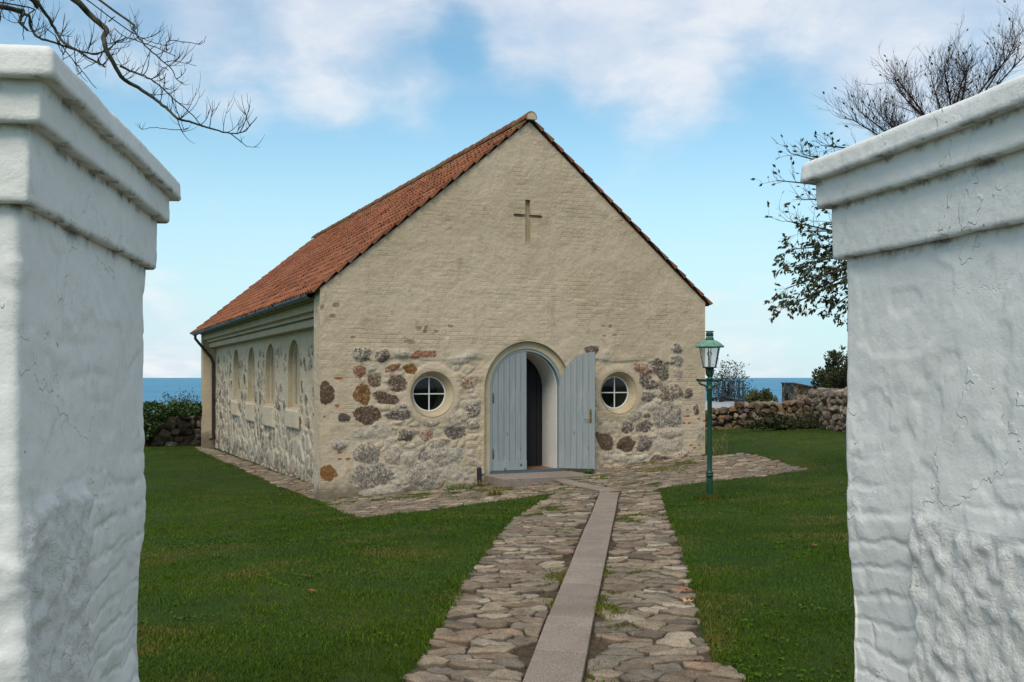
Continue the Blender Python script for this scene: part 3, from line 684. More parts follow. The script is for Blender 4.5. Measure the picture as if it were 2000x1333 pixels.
# ------------------------------------------------------------------ roof of pantiles
def roof():
    rnd = np.random.RandomState(4)
    th = math.atan(SL); ct, sn = math.cos(th), math.sin(th)
    v0, v1 = -.055, LEN+.06; per = .192; nc = int((v1-v0)/per); per = (v1-v0)/nc; S8 = 8; nj = nc*S8+1
    vv = np.linspace(v0, v1, nj); t = (np.arange(nj)/S8); ti = np.minimum(np.floor(t).astype(int), nc-1); ph = t-np.floor(t)
    prof = .019*np.sin(2*np.pi*ph)+.010*np.cos(4*np.pi*ph)+.012*(ph < .16)
    VV = []; FF = []; CC = []; o = 0
    for side in (-1, 1):
        ov = .13 if side < 0 else .10
        SLEN = (WID/2+ov)/ct; nr = 19; e = (SLEN-.04)/nr
        for r in range(nr):
            tile_h = rnd.normal(0, .006, nc); tile_s = rnd.normal(0, .010, nc)
            base = np.array([.215,.078,.036]); br = np.clip(rnd.normal(1, .16, nc), .55, 1.4)
            patch = .5+.5*vn(np.arange(nc)*.13+side*9, np.full(nc, r*.3), 8)
            c = base[None]*(br*(.70+.55*patch))[:,None]
            dk = rnd.rand(nc) < .06; c[dk] *= .45
            pale = rnd.rand(nc) < .08; c[pale] = c[pale]*.7+np.array([.20,.12,.09])*.5
            moss = np.full(nc, .02)+.45*max(0, (r-14)/4.0)**1.3+rnd.rand(nc)*.15
            moss[:2] += .12; 
            if r == 0: moss += .25
            lo = r*e; hi = (r+1)*e+.03
            hl, hh_ = .066, .040
            s_lo = lo+tile_s[ti]; z_lo = hl+prof+tile_h[ti]; z_hi = hh_+prof*.9
            rows = [(np.full(nj, hi), z_hi), ((s_lo+hi)/2, (z_lo+z_hi)/2+.004), (s_lo, z_lo), (s_lo+.004, z_lo-.026), (np.full(nj, lo+.02), np.full(nj, .016))]
            for s, h in rows:
                d = WID/2+ov - s*ct                          # horizontal distance from ridge line
                d = d + h*sn; z = ZPK-SL*(WID/2+ov-s*ct)+h*ct+.0
                u = WID/2+side*d
                VV.append(np.stack([u, vv, z], 1)); CC.append(np.concatenate([c[ti], moss[ti][:,None]], 1))
            nrw = len(rows); I = o+np.arange(nrw*nj).reshape(nrw, nj)
            q = np.stack([I[:-1,:-1].ravel(), I[1:,:-1].ravel(), I[1:,1:].ravel(), I[:-1,1:].ravel()], 1)
            FF += (q if side < 0 else q[:, ::-1]).tolist()
            for j in (0, nj-1): FF.append([int(k) for k in I[:, j]] if (j == 0) == (side < 0) else [int(k) for k in I[::-1, j]])
            o += nrw*nj
    # boarding under the tiles
    V = np.concatenate(VV).tolist(); C = np.concatenate(CC).tolist()
    rf = mk('roof', V, FF, M_TILE, chapel, False, None, C)
    m = MB(); cb = (.03,.022,.018,0)
    for side in (-1, 1):
        pts = []
        for (d, h) in ((0, .018), (WID/2+.09, .018), (WID/2+.09, -.0), (0, -.0)):
            pts.append((WID/2+side*d, ZPK-SL*d+h/ct))
        m.xzprism(pts, -.012, LEN+.02, 0, cb)
    m.build('roof_boarding', M_TILE, rf)
    m = MB(); rr = random.Random(2); L = .40; n = int((LEN+.2)/ .36)
    for k in range(n):
        y0 = -.10+k*.36; vs = []; fs = []; S = 10; dz = rr.uniform(-.008,.008)
        c = tuple(np.array([.22,.085,.045])*rr.uniform(.6,1.15))+(.35+rr.random()*.35,)
        for y, r in ((y0,.118),(y0+.02,.118),(y0+.40,.102)):
            for i in range(S+1):
                w = -.15*math.pi/2+math.pi*1.15*i/S; vs.append((WID/2+r*math.cos(w), y, ZPK+.052+dz+r*math.sin(w)))
        for q in range(2):
            for i in range(S): fs.append((q*(S+1)+i, q*(S+1)+i+1, (q+1)*(S+1)+i+1, (q+1)*(S+1)+i))
        fs.append(tuple(range(S+1)))
        m.add(vs, fs, 0, c)
    m.build('ridge_tiles', M_TILE, rf)
    m = MB(); S = 14
    m.xzprism([(WID/2+.094*math.cos(w), ZPK+.048+.094*math.sin(w)) for w in np.linspace(-.35, math.pi+.35, S)], -.125, -.06); m.build('ridge_end', M_CORN, rf)
roof()
# ------------------------------------------------------------------ ground, sea, paths
def PX(*pts): return [gpt(a, b) for a, b in pts]
_near_l = gpt(785,1333); _near_r = gpt(1450,1345)
PATH = [(-.30,-3.0), (-.50,2.0), (-.62,4.2)] + PX((785,1333),(835,1285),(852,1250),(885,1195),(918,1130),(945,1095),(985,1040),(1010,1010),(1050,988),(1085,966)) \
     + [loc2w(3.2,-.3)] + [loc2w(6.0,-.2)] + PX((1285,955),(1298,1005),(1325,1070),(1345,1130),(1362,1200),(1372,1255),(1395,1300),(1455,1333)) + [(1.35,4.2),(.95,2.0),(.80,-3.0)]
APRON = PX((386,879),(436,902),(493,927),(542,950),(585,964),(617,978),(640,988),(690,1010),(705,1014),(850,996),(980,978),(1085,966),(1150,985),(1285,955),(1400,940),(1500,930),(1588,918),(1540,908),(1482,892),(1442,886),(1400,892)) \
     + [loc2w(WID-.15,.2), loc2w(.6,.2), loc2w(.4,17.6), loc2w(.0,18.2)]
def _strip():
    a = PX((1025,1333),(1172,966)); b = PX((1145,1333),(1209,966))
    da = ((a[0][0]-a[1][0]), (a[0][1]-a[1][1])); L = math.hypot(*da)
    ext = 8.0/L
    p0 = (a[0][0]+da[0]*ext, a[0][1]+da[1]*ext); p1 = (b[0][0]+da[0]*ext, b[0][1]+da[1]*ext)
    return [p0, p1, b[1], a[1]]
SLAB = _strip()
DIAG = [SLAB[3], SLAB[2], PX((1209,961))[0]] ; 
_d = PX((1064,936.5),(1088,935.5),(1211,961.5),(1172,963.5))
DIAG = _d
STEP = [loc2w(3.10,-.86), loc2w(4.93,-.86), loc2w(4.93,.3), loc2w(3.10,.3)]
FOOT = [loc2w(.02,.0), loc2w(WID,0), loc2w(WID,LEN), loc2w(.58,LEN), loc2w(.58,.44), loc2w(.02,.44)]
OBST = [SLAB, DIAG, STEP]
def paved(x, y):
    return np.minimum(polydist(x, y, PATH), polydist(x, y, APRON))
def m_ground():
    m, nt, b = mat('lawn_soil', .95, spec=.1); co = obj_co(nt); A = attr(nt, 'paved')[2]
    n1 = noise(nt, co, .7, 6, .65, .4); n2 = noise(nt, co, 6, 6, .7); n3 = noise(nt, co, 40, 4, .75)
    g = mixc(nt, sstep(nt, n1, .35, .65), (.028,.060,.006), (.048,.080,.009))
    g = mixc(nt, sstep(nt, n2, .52, .72, 0, .8), g, (.055,.045,.018))
    g = mixc(nt, sstep(nt, n3, .3, .7), mixc(nt,1,g,(.5,.52,.5),'MULTIPLY'), g)
    d = mixc(nt, sstep(nt, n2, .3, .7), (.075,.055,.034), (.135,.10,.066))
    d = mixc(nt, sstep(nt, n3, .35, .65), mixc(nt,1,d,(.55,.55,.55),'MULTIPLY'), d)
    d = mixc(nt, sstep(nt, noise(nt, co, 2.2, 6, .7), .56, .68, 0, .8), d, (.030,.055,.012))
    k = sstep(nt, mth(nt,'ADD',A,mth(nt,'MULTIPLY',mth(nt,'SUBTRACT',n2,.5),.5)), .42, .58)
    setc(nt, b, mixc(nt, k, g, d)); setn(nt, b, bump(nt, n3, .8, .02)); return m
def ground():
    xs = np.unique(np.concatenate([np.linspace(-120,-14,24), np.arange(-14,-5,.35), np.arange(-5,6.6,.08), np.arange(6.6,14,.35), np.linspace(14,120,24)]))
    ys = np.unique(np.concatenate([np.linspace(-60,-6,10), np.arange(-6,3.6,.5), np.arange(3.6,22,.08), np.arange(22,40,.35), np.arange(40,72,1.5)]))
    X, Y = np.meshgrid(xs, ys, indexing='ij'); Z = gz(X, Y)
    d = paved(X.ravel(), Y.ravel()).reshape(X.shape)
    pv = ss(.12, -.12, d); Z = Z-.008*pv+.012*(1-pv)
    na, nb = X.shape; I = np.arange(na*nb).reshape(na, nb)
    F = np.stack([I[:-1,:-1].ravel(), I[1:,:-1].ravel(), I[1:,1:].ravel(), I[:-1,1:].ravel()], 1)
    o = mk('ground', np.stack([X.ravel(),Y.ravel(),Z.ravel()],1), F, m_ground(), None, True, extra={'paved': pv.ravel()})
    struct(o)
ground()
def sea():
    m, nt, b = mat('sea_water', .22, spec=.5); co = obj_co(nt, (1, .35, 1))
    n = noise(nt, obj_co(nt, (.016,.055,1)), 1.0, 6, .62); n2 = noise(nt, obj_co(nt, (.12,.30,1)), 1.0, 5, .65)
    setc(nt, b, mixc(nt, sstep(nt, mth(nt,'ADD',mth(nt,'MULTIPLY',n,.6),mth(nt,'MULTIPLY',n2,.4)), .36, .64), (.022,.150,.285), (.075,.290,.43)))
    setn(nt, b, bump(nt, n2, .8, 1.6)); b.inputs['Roughness'].default_value = .5; b.inputs['Specular IOR Level'].default_value = .22
    mm = MB(); mm.add([(-40000,50,-7.5),(40000,50,-7.5),(40000,50000,-7.5),(-40000,50000,-7.5)], [(0,1,2,3)])
    struct(mm.build('sea', m))
sea()
def clip_poly(p, nx, ny, c):                                 # keep nx*x+ny*y <= c
    r = []; n = len(p)
    for i in range(n):
        a, b = p[i], p[(i+1)%n]; da = nx*a[0]+ny*a[1]-c; db = nx*b[0]+ny*b[1]-c
        if da <= 0: r.append(a)
        if da*db < 0:
            t = da/(da-db); r.append((a[0]+t*(b[0]-a[0]), a[1]+t*(b[1]-a[1])))
    return r
def _edges(poly):
    a = sum(poly[i][0]*poly[(i+1)%len(poly)][1]-poly[(i+1)%len(poly)][0]*poly[i][1] for i in range(len(poly)))
    q = poly if a > 0 else poly[::-1]; r = []
    for i in range(len(q)):
        (x1,y1),(x2,y2) = q[i], q[(i+1)%len(q)]; L = math.hypot(x2-x1,y2-y1)+1e-9
        nx, ny = (y2-y1)/L, -(x2-x1)/L; r.append((nx, ny, nx*x1+ny*y1))
    return r
def m_cobble():
    m, nt, b = mat('field_stone_paving', .88, spec=.22); co = obj_co(nt); A = attr(nt, 'col')
    n = noise(nt, co, 4.5, 7, .7); n2 = noise(nt, co, 34, 5, .72); n3 = noise(nt, co, 120, 3, .8)
    c = mixc(nt, 1, A[0], mixc(nt, sstep(nt, n, .25, .75), (.62,.60,.58), (1.28,1.25,1.2)), 'MULTIPLY')
    c = mixc(nt, 1, c, mixc(nt, sstep(nt, n3, .35, .65), (.66,.65,.64), (1.28,1.27,1.25)), 'MULTIPLY')
    c = mixc(nt, sstep(nt, n2, .56, .74, 0, .7), c, (.060,.048,.036))
    c = mixc(nt, sstep(nt, noise(nt, co, 13, 5, .7), .62, .72, 0, .6), c, (.36,.34,.29))
    c = mixc(nt, mth(nt,'MULTIPLY', mth(nt,'SUBTRACT',1.0,A[3]), .7), c, (.055,.042,.030))      # soil on the rims
    setc(nt, b, c); setn(nt, b, bump(nt, n3, .35, .004, bump(nt, n2, .7, .014, bump(nt, n, .6, .04)))); return m
M_COBBLE = m_cobble()
def cobbles():
    rnd = random.Random(11); VV = []; FF = []; CC = []
    eo = [_edges(q) for q in OBST]
    def lay(name, poly, s, other=None, ang=0.0, stretch=1.25, thick=.03):
        ca, sa = math.cos(ang), math.sin(ang); sx, sy = s*stretch, s/stretch**.5
        P = [((x*ca+y*sa)/sx, (-x*sa+y*ca)/sy) for x, y in poly]
        x0 = int(min(p[0] for p in P))-2; x1 = int(max(p[0] for p in P))+3; y0 = int(min(p[1] for p in P))-2; y1 = int(max(p[1] for p in P))+3
        rr = random.Random(5)
        S = {}
        for i in range(x0, x1):
            for j in range(y0, y1):
                S[(i,j)] = (i+.5*(j%2)+rr.uniform(-.47,.47), j+rr.uniform(-.47,.47), 0)
        cells = []
        for (i,j), (a, b, _) in S.items():
            if not (x0+2 < i < x1-2 and y0+2 < j < y1-2): pass
            wx = a*sx*ca-b*sy*sa; wy = a*sx*sa+b*sy*ca
            cells.append((i,j,a,b,wx,wy))
        wx = np.array([c[4] for c in cells]); wy = np.array([c[5] for c in cells])
        keep = polydist(wx, wy, poly) < .02
        if other is not None: keep &= polydist(wx, wy, other) > .02
        for q in OBST+[FOOT]: keep &= polydist(wx, wy, q) > .035
        gg = gz(wx, wy)
        for (i,j,a,b,cx,cy), k, zg in zip(cells, keep, gg):
            if not k: continue
            p = [(a-1.6,b-1.6),(a+1.6,b-1.6),(a+1.6,b+1.6),(a-1.6,b+1.6)]
            for di in (-2,-1,0,1,2):
                for dj in (-2,-1,0,1,2):
                    o_ = S.get((i+di,j+dj))
                    if o_ is None or (di == 0 and dj == 0): continue
                    nx, ny = o_[0]-a, o_[1]-b; p = clip_poly(p, nx, ny, nx*(a+o_[0])/2+ny*(b+o_[1])/2)
                    if len(p) < 3: break
                if len(p) < 3: break
            if len(p) < 3: continue
            w = [(u*sx*ca-v*sy*sa, u*sx*sa+v*sy*ca) for u, v in p]
            for e in eo:
                d = [nx*cx+ny*cy-c for nx, ny, c in e]; kx = max(range(len(d)), key=lambda t: d[t])
                nx, ny, c = e[kx]
                if d[kx] < .8: w = clip_poly(w, -nx, -ny, -(c+.012))
                if len(w) < 3: break
            if len(w) < 3: continue
            # resample the outline, round it, roughen it
            per = [math.dist(w[t], w[(t+1)%len(w)]) for t in range(len(w))]; Lp = sum(per); n = 20
            if Lp < .16: continue
            mx = sum(q[0] for q in w)/len(w); my = sum(q[1] for q in w)/len(w)
            ring = []; 
            for t in range(n):
                dd = Lp*t/n; q = 0
                while dd > per[q]: dd -= per[q]; q = (q+1)%len(w)
                f = dd/per[q]; ring.append((w[q][0]+(w[(q+1)%len(w)][0]-w[q][0])*f, w[q][1]+(w[(q+1)%len(w)][1]-w[q][1])*f))
            for _ in range(0): ring = [((ring[t-1][0]+2*ring[t][0]+ring[(t+1)%n][0])/4, (ring[t-1][1]+2*ring[t][1]+ring[(t+1)%n][1])/4) for t in range(n)]
            sh = rnd.uniform(.93,1.02); ring = [(mx+(q[0]-mx)*sh*rnd.uniform(.93,1.03), my+(q[1]-my)*sh*rnd.uniform(.93,1.03)) for q in ring]
            hgt = thick*rnd.uniform(.3,1.35); tx, ty = rnd.uniform(-.07,.07), rnd.uniform(-.07,.07)
            pal = rnd.choice([(.26,.21,.15),(.23,.185,.135),(.29,.24,.18),(.21,.165,.12),(.24,.175,.125),(.20,.175,.14),(.33,.28,.22),(.18,.145,.11)])
            br = rnd.uniform(.75,1.2); pal = tuple(v*br for v in pal)
            o_ = len(VV)
            for sc_, hz, al in ((1.0,-.035,0),(.985,hgt*.55,.25),(.935,hgt*.92,1),(.62,hgt*1.0,1),(.28,hgt*.98,1)):
                for (qx, qy) in ring:
                    X = mx+(qx-mx)*sc_; Y = my+(qy-my)*sc_; jz = (rnd.uniform(-.004,.004) if hz > 0 else 0)
                    VV.append((X, Y, 0.0)); CC.append((X-mx, Y-my, hz+jz, tx, ty, *pal, al))
            for r in range(4):
                for t in range(n): FF.append((o_+r*n+t, o_+r*n+(t+1)%n, o_+(r+1)*n+(t+1)%n, o_+(r+1)*n+t))
            FF.append(tuple(o_+4*n+t for t in range(n)))
    lay('path', PATH, .165, None, -.12, 1.4, .025)
    lay('apron', APRON, .17, PATH, YAW, 1.45, .015)
    V = np.array(VV); C = np.array(CC)
    dd = paved(V[:,0], V[:,1]); out = dd > .03; e = 1e-3
    for _ in range(3):                                          # border stones stop raggedly at the turf
        vx, vy = V[out,0], V[out,1]; d0 = paved(vx, vy); g0 = (paved(vx+e,vy)-paved(vx-e,vy))/(2*e); g1 = (paved(vx,vy+e)-paved(vx,vy-e))/(2*e)
        k = np.maximum(0, d0-.015+.03*fbm(vx*8, vy*8, 2, 2)); V[out,0] = vx-g0*k; V[out,1] = vy-g1*k
    Z = gz(V[:,0], V[:,1])+C[:,2]+C[:,0]*C[:,3]*(C[:,2]>0)+C[:,1]*C[:,4]*(C[:,2]>0)+fbm(V[:,0]*22, V[:,1]*22, 3, 3)*.012*(C[:,2]>0)
    V[:,2] = Z
    struct(mk('cobbled_path', V, FF, M_COBBLE, None, True, None, C[:,5:]))
cobbles()
def slab_path():
    m = MB(); rr = random.Random(3)
    (p0,p1,p2,p3) = SLAB; L = math.hypot(p3[0]-p0[0], p3[1]-p0[1]); cuts = [0]
    while cuts[-1] < L-1.4: cuts.append(cuts[-1]+rr.uniform(.75,1.25))
    cuts.append(L)
    def slab(quad, dz=0):
        # each slab: chamfered top edges, tiny tilt
        cx = sum(q[0] for q in quad)/4; cy = sum(q[1] for q in quad)/4
        t = rr.uniform(-.006,.006)+dz; b = rr.uniform(.88,1.1); vs = []
        for s, h in ((1.0,-.06),(1.0,.026),(.985,.032)):
            for q in quad:
                X = cx+(q[0]-cx)*s; Y = cy+(q[1]-cy)*s; vs.append((X, Y, float(gz_s(X, Y))+h+t))
        fs = [(r*4+i, r*4+(i+1)%4, (r+1)*4+(i+1)%4, (r+1)*4+i) for r in (0,1) for i in range(4)]+[(8,9,10,11)]
        m.add(vs, fs, 0, (b,b*.99,b*.97,1))
    def gz_s(x, y): return (gz(x, y)+gz(x+.3,y+.3)+gz(x-.3,y-.3)+gz(x+.3,y-.3)+gz(x-.3,y+.3))/5
    def lerp(a, b, t): return (a[0]+(b[0]-a[0])*t, a[1]+(b[1]-a[1])*t)
    for a, b in zip(cuts[:-1], cuts[1:]):
        a2, b2 = (a+.008)/L, (b-.008)/L
        slab([lerp(p0,p3,a2), lerp(p1,p2,a2), lerp(p1,p2,b2), lerp(p0,p3,b2)])
    d = DIAG
    for i in range(3):
        a, b = i/3+.004, (i+1)/3-.004
        slab([lerp(d[0],d[3],a), lerp(d[0],d[3],b), lerp(d[1],d[2],b), lerp(d[1],d[2],a)])
    struct(m.build('slab_path', M_GRANITE))
slab_path()

# ------------------------------------------------------------------ whitewashed gate pillars
def m_wash():
    m, nt, b = mat('whitewash', .75, spec=.25); co = obj_co(nt)
    n = noise(nt, co, 2.2, 6, .65); n2 = noise(nt, co, 18, 6, .7); n3 = noise(nt, co, 70, 4, .7); n4 = noise(nt, co, 4.0, 8, .72, .6)
    c = mixc(nt, sstep(nt, n, .3, .7), (.68,.675,.645), (.745,.74,.715))
    c = mixc(nt, sstep(nt, n2, .54, .74, 0, .4), c, (.44,.435,.41))
    # grime caught in the coarse stone faces
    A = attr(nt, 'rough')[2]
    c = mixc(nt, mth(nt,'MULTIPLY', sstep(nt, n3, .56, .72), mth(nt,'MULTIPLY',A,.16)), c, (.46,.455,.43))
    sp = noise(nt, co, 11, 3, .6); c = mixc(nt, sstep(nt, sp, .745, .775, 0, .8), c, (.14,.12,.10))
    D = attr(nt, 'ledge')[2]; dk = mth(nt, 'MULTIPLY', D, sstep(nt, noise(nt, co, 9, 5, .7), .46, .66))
    c = mixc(nt, dk, c, (.10,.085,.065))  # brown grime and soffit shade painted into the colour under the ledges
    setc(nt, b, c)
    x_, y_, z_ = sepxyz(nt, co)
    flake = sstep(nt, noise(nt, co, 2.0, 5, .58), .58, .584)
    bw = noise(nt, co, 2.5, 4, .6, color=True); bv = nd(nt, 'ShaderNodeVectorMath', operation='SCALE'); nt.links.new(bw, bv.inputs[0]); bv.inputs['Scale'].default_value = .16
    bs_ = nd(nt, 'ShaderNodeVectorMath', operation='ADD'); nt.links.new(combxyz(nt, mth(nt,'ADD',x_,y_), z_, 0.0), bs_.inputs[0]); nt.links.new(bv.outputs[0], bs_.inputs[1])
    bk = nd(nt, 'ShaderNodeTexBrick'); nt.links.new(bs_.outputs[0], bk.inputs['Vector']); bk.inputs['Scale'].default_value = 1; bk.inputs['Brick Width'].default_value = .62
    bk.inputs['Row Height'].default_value = .083; bk.inputs['Mortar Size'].default_value = .020; bk.inputs['Mortar Smooth'].default_value = 1.0
    courses = mth(nt, 'MULTIPLY', bk.outputs['Fac'], mth(nt, 'MULTIPLY', mth(nt, 'SUBTRACT', 1.0, A), mth(nt, 'MULTIPLY', sstep(nt, z_, 1.55, 1.25), sstep(nt, noise(nt, co, 1.6, 3, .5), .38, .55)))); cr = voro(nt, co, 2.6, 'DISTANCE_TO_EDGE')
    wco = nd(nt, 'ShaderNodeVectorMath', operation='ADD'); nt.links.new(co, wco.inputs[0])
    sc = nd(nt, 'ShaderNodeVectorMath', operation='SCALE'); nt.links.new(noise(nt, co, 6, 5, .65, color=True), sc.inputs[0]); sc.inputs['Scale'].default_value = .35
    nt.links.new(sc.outputs[0], wco.inputs[1]); cr = sstep(nt, voro(nt, wco.outputs[0], 1.5, 'DISTANCE_TO_EDGE'), .006, .0)
    crm = mth(nt, 'MULTIPLY', cr, sstep(nt, n, .48, .62))
    n0 = bump(nt, n2, .35, .010); n0 = bump(nt, mth(nt,'MULTIPLY', noise(nt, co, 48, 5, .75), A), .9, .014, n0); n0 = bump(nt, mth(nt,'MULTIPLY',courses,-1.0), .38, .010, n0); n1 = bump(nt, flake, .8, .004, n0); n2_ = bump(nt, mth(nt,'MULTIPLY',crm,-1.0), .4, .006, n1)
    n3_ = bump(nt, n3, .35, .004, n2_); setn(nt, b, n3_); return m
M_WASH = m_wash()
def pillar(label, near, far, side, width, dz_seed):
    """side=-1: body lies to the left of the inner face; near/far = plan ends of the cap's inner edge"""
    fx, fy = far[0]-near[0], far[1]-near[1]; Lf = math.hypot(fx, fy); f = (fx/Lf, fy/Lf); w = (-f[1], f[0]) if side < 0 else (f[1], -f[0])
    zg = float(gz((near[0]+far[0])/2, (near[1]+far[1])/2))
    t = thing('gate_pillar', label, 'gate pillar', (near[0], near[1], zg), 0)
    def loop(inset, z, step, rc=.012):
        a0, a1, b0, b1 = inset, Lf-inset, inset, width-inset; pts = []
        cor = [(a0,b0),(a1,b0),(a1,b1),(a0,b1)]; nr = [(0,-1),(1,0),(0,1),(-1,0)]
        return cor, nr
    # parametrise the outline once (constant vertex count), round corners
    per = 2*(Lf+width); N = int(per/.011)
    def outline(inset, rc):
        a = Lf-2*inset; b = width-2*inset; P = 2*(a+b); s = np.linspace(0, P, N, endpoint=False)
        x = np.zeros(N); y = np.zeros(N); nx = np.zeros(N); ny = np.zeros(N)
        k = s < a; x[k] = s[k]; ny[k] = -1
        k = (s >= a)&(s < a+b); x[k] = a; y[k] = s[k]-a; nx[k] = 1
        k = (s >= a+b)&(s < 2*a+b); x[k] = a-(s[k]-a-b); y[k] = b; ny[k] = 1
        k = s >= 2*a+b; y[k] = b-(s[k]-2*a-b); nx[k] = -1
        # rounding: pull towards the rounded rectangle
        qx = np.clip(x, rc, a-rc); qy = np.clip(y, rc, b-rc); dx = x-qx; dy = y-qy; dl = np.hypot(dx, dy)
        m_ = dl > rc; x = np.where(m_, qx+dx/np.maximum(dl,1e-9)*rc, x); y = np.where(m_, qy+dy/np.maximum(dl,1e-9)*rc, y)
        cn = (np.abs(dx) > 1e-6)&(np.abs(dy) > 1e-6); nx = np.where(cn, dx/np.maximum(dl,1e-9), nx); ny = np.where(cn, dy/np.maximum(dl,1e-9), ny)
        return x+inset, y+inset, nx, ny
    def loft(name, prof, dispf, rc, roughf, ledgef):
        VV = []; RR = []; LL = []
        for (ins, z) in prof:
            x, y, nx, ny = outline(ins, rc); s = np.linspace(0, per, N, endpoint=False)
            d = dispf(x, y, z, s); x = x+nx*d; y = y+ny*d
            zz = z+fbm(x*4+y*3, np.full(N, z*2), 90+dz_seed, 4)*.008
            VV.append(np.stack([x*f[0]+y*w[0], x*f[1]+y*w[1], zz+EYE-zg], 1)); RR.append(roughf(x, y, np.full(N, z))); LL.append(np.full(N, ledgef(z)))
        V = np.concatenate(VV); n = len(prof); I = np.arange(n*N).reshape(n, N)
        q = np.stack([I[:-1].ravel(), np.roll(I[:-1],-1,1).ravel(), np.roll(I[1:],-1,1).ravel(), I[1:].ravel()], 1)
        if side < 0: q = q[:, ::-1]
        F = q.tolist(); F.append([int(k) for k in I[-1]] if side > 0 else [int(k) for k in I[-1][::-1]])
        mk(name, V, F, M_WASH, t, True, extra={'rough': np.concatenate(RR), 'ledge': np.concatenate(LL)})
    H = .70
    cp = [(.0,H-.055)]
    prof = []
    def seg(p, q, n):
        for i in range(n): k = i/n; prof.append((p[0]+(q[0]-p[0])*k, p[1]+(q[1]-p[1])*k))
    b1, b2, b3 = .632, .545, .378; bi = .108
    zt = [(bi+.006,b3+.002),(.072+.006,b3-.002),(.072,b3+.006),(.070,b2-.006),(.069,b2+.002),(.036+.006,b2-.002),(.036,b2+.006),(.034,b1-.006),(.033,b1+.002),(.006,b1-.002),(.0,b1+.006),(.003,H-.012),(.012,H-.002),(.030,H+.004),(.20,H+.035),(.40,H+.05)]
    for p, q in zip(zt[:-1], zt[1:]):
        n = max(1, int(math.hypot(p[0]-q[0], p[1]-q[1])/.009)); n = min(n, 18); seg(p, q, n)
    prof.append(zt[-1])
    def cap_d(x, y, z, s):
        return fbm(x*6+y*5, x*3-y*4+z*9, 15+dz_seed, 4)*.0035+fbm(s*38, np.full(N, z*38), 19+dz_seed, 3)*.0022
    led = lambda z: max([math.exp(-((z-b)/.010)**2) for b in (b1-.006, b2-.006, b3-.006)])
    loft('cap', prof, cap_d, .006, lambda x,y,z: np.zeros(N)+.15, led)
    prof2 = []; z = -EYE+zg-.25
    while z < b3+.01: prof2.append((bi, z)); z += .011
    prof = prof2
    bx0, bx1, bz = (.15, .62, -.33) if side < 0 else (-.2, 1.06, -.42)
    def rough(x, y, z):
        inner = y < .2; front = x < .2
        e = fbm(x*3+y*3, z*3, 33+dz_seed, 4)*.16
        r = ss(-.01, .03, np.minimum(np.minimum(x-bx0+e, bx1-x+e-(z+.6)*.05), bz-z+e))*inner
        r = np.maximum(r, ss(bz+.05, bz-.10, z+e)*(~inner)) if side < 0 else r
        return np.clip(r, 0, 1)
    def body_d(x, y, z, s):
        zz = np.full(N, z); xx = x+y*.9
        r = rough(x, y, zz)
        d = fbm(xx*2.2, zz*2.2, 41+dz_seed, 4)*.006
        brick = ss(.28, .0, z)*(1-r)                                   # courses show through lower down
        row = (z+fbm(xx*1.8, zz*1.5, 44+dz_seed, 4)*.09)/.083; ph = row-np.floor(row)
        pat = ss(-.15,.35,fbm(xx*1.7+9, zz*2.3, 47+dz_seed, 3)); d += brick*pat*(.007*np.minimum(1, np.abs(np.sin(math.pi*ph))**.4*1.1)-.004+(_h(np.floor(row), np.floor(xx*3.8+.5*np.floor(row)), 3)-.5)*.007)
        d += r*(.020+fbm(xx*7, zz*7, 52+dz_seed, 4)*.007+fbm(xx*24, zz*24, 55+dz_seed, 4)*.017)
        d += (1-r)*fbm(xx*14, zz*14, 57+dz_seed, 3)*.004
        d -= ss(-.38, -.95, z)*.035*(1-r)                             # waist lower down
        d += fbm(xx*3.5, zz*6, 63+dz_seed, 3)*.034*ss(-.70, -1.0, z)*(1-r)+(1-r)*np.floor(2.5+2.5*fbm(xx*1.6, zz*2.2, 71+dz_seed, 5))*.0035     # lumps of field stone at the foot
        if side > 0: d += math.exp(-((z+1.08)/.10)**2)*.060*ss(.9,1.25,x)
        return d
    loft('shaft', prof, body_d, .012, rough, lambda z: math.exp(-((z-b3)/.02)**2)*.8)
    return t
pillar('nearer whitewashed gate pillar on the left, its front corner and moulded cap below bare branches', (-.959,2.084), (-1.179,3.553), -1, .95, 0)
pillar('whitewashed gate pillar on the right of the path, one bluish white face in view', (1.29,1.765), (.941,3.2555), 1, .95, 7)

# ------------------------------------------------------------------ street lamp
def m_lampgreen():
    m, nt, b = mat('green_lamp_paint', .45, spec=.4); co = obj_co(nt)
    n = noise(nt, obj_co(nt, (1,1,.25)), 9, 6, .65); n2 = noise(nt, co, 40, 4, .7)
    c = mixc(nt, sstep(nt, n, .3, .7), (.009,.042,.022), (.016,.066,.036))
    c = mixc(nt, sstep(nt, n2, .62, .74, 0, .7), c, (.16,.24,.17)); setc(nt, b, c); return m
def m_verdigris():
    m, nt, b = mat('verdigris_copper', .6, spec=.3); co = obj_co(nt)
    n = noise(nt, co, 12, 6, .65); c = mixc(nt, sstep(nt, n, .3, .7), (.085,.20,.14), (.17,.33,.24))
    c = mixc(nt, sstep(nt, noise(nt, co, 50, 4, .7), .58, .72, 0, .6), c, (.03,.06,.045)); setc(nt, b, c); return m
M_LGREEN, M_VERD = m_lampgreen(), m_verdigris()
M_RUSTY, _nt, _b = mat('brown_lamp_iron', .6, (.045,.03,.025), metal=.3)
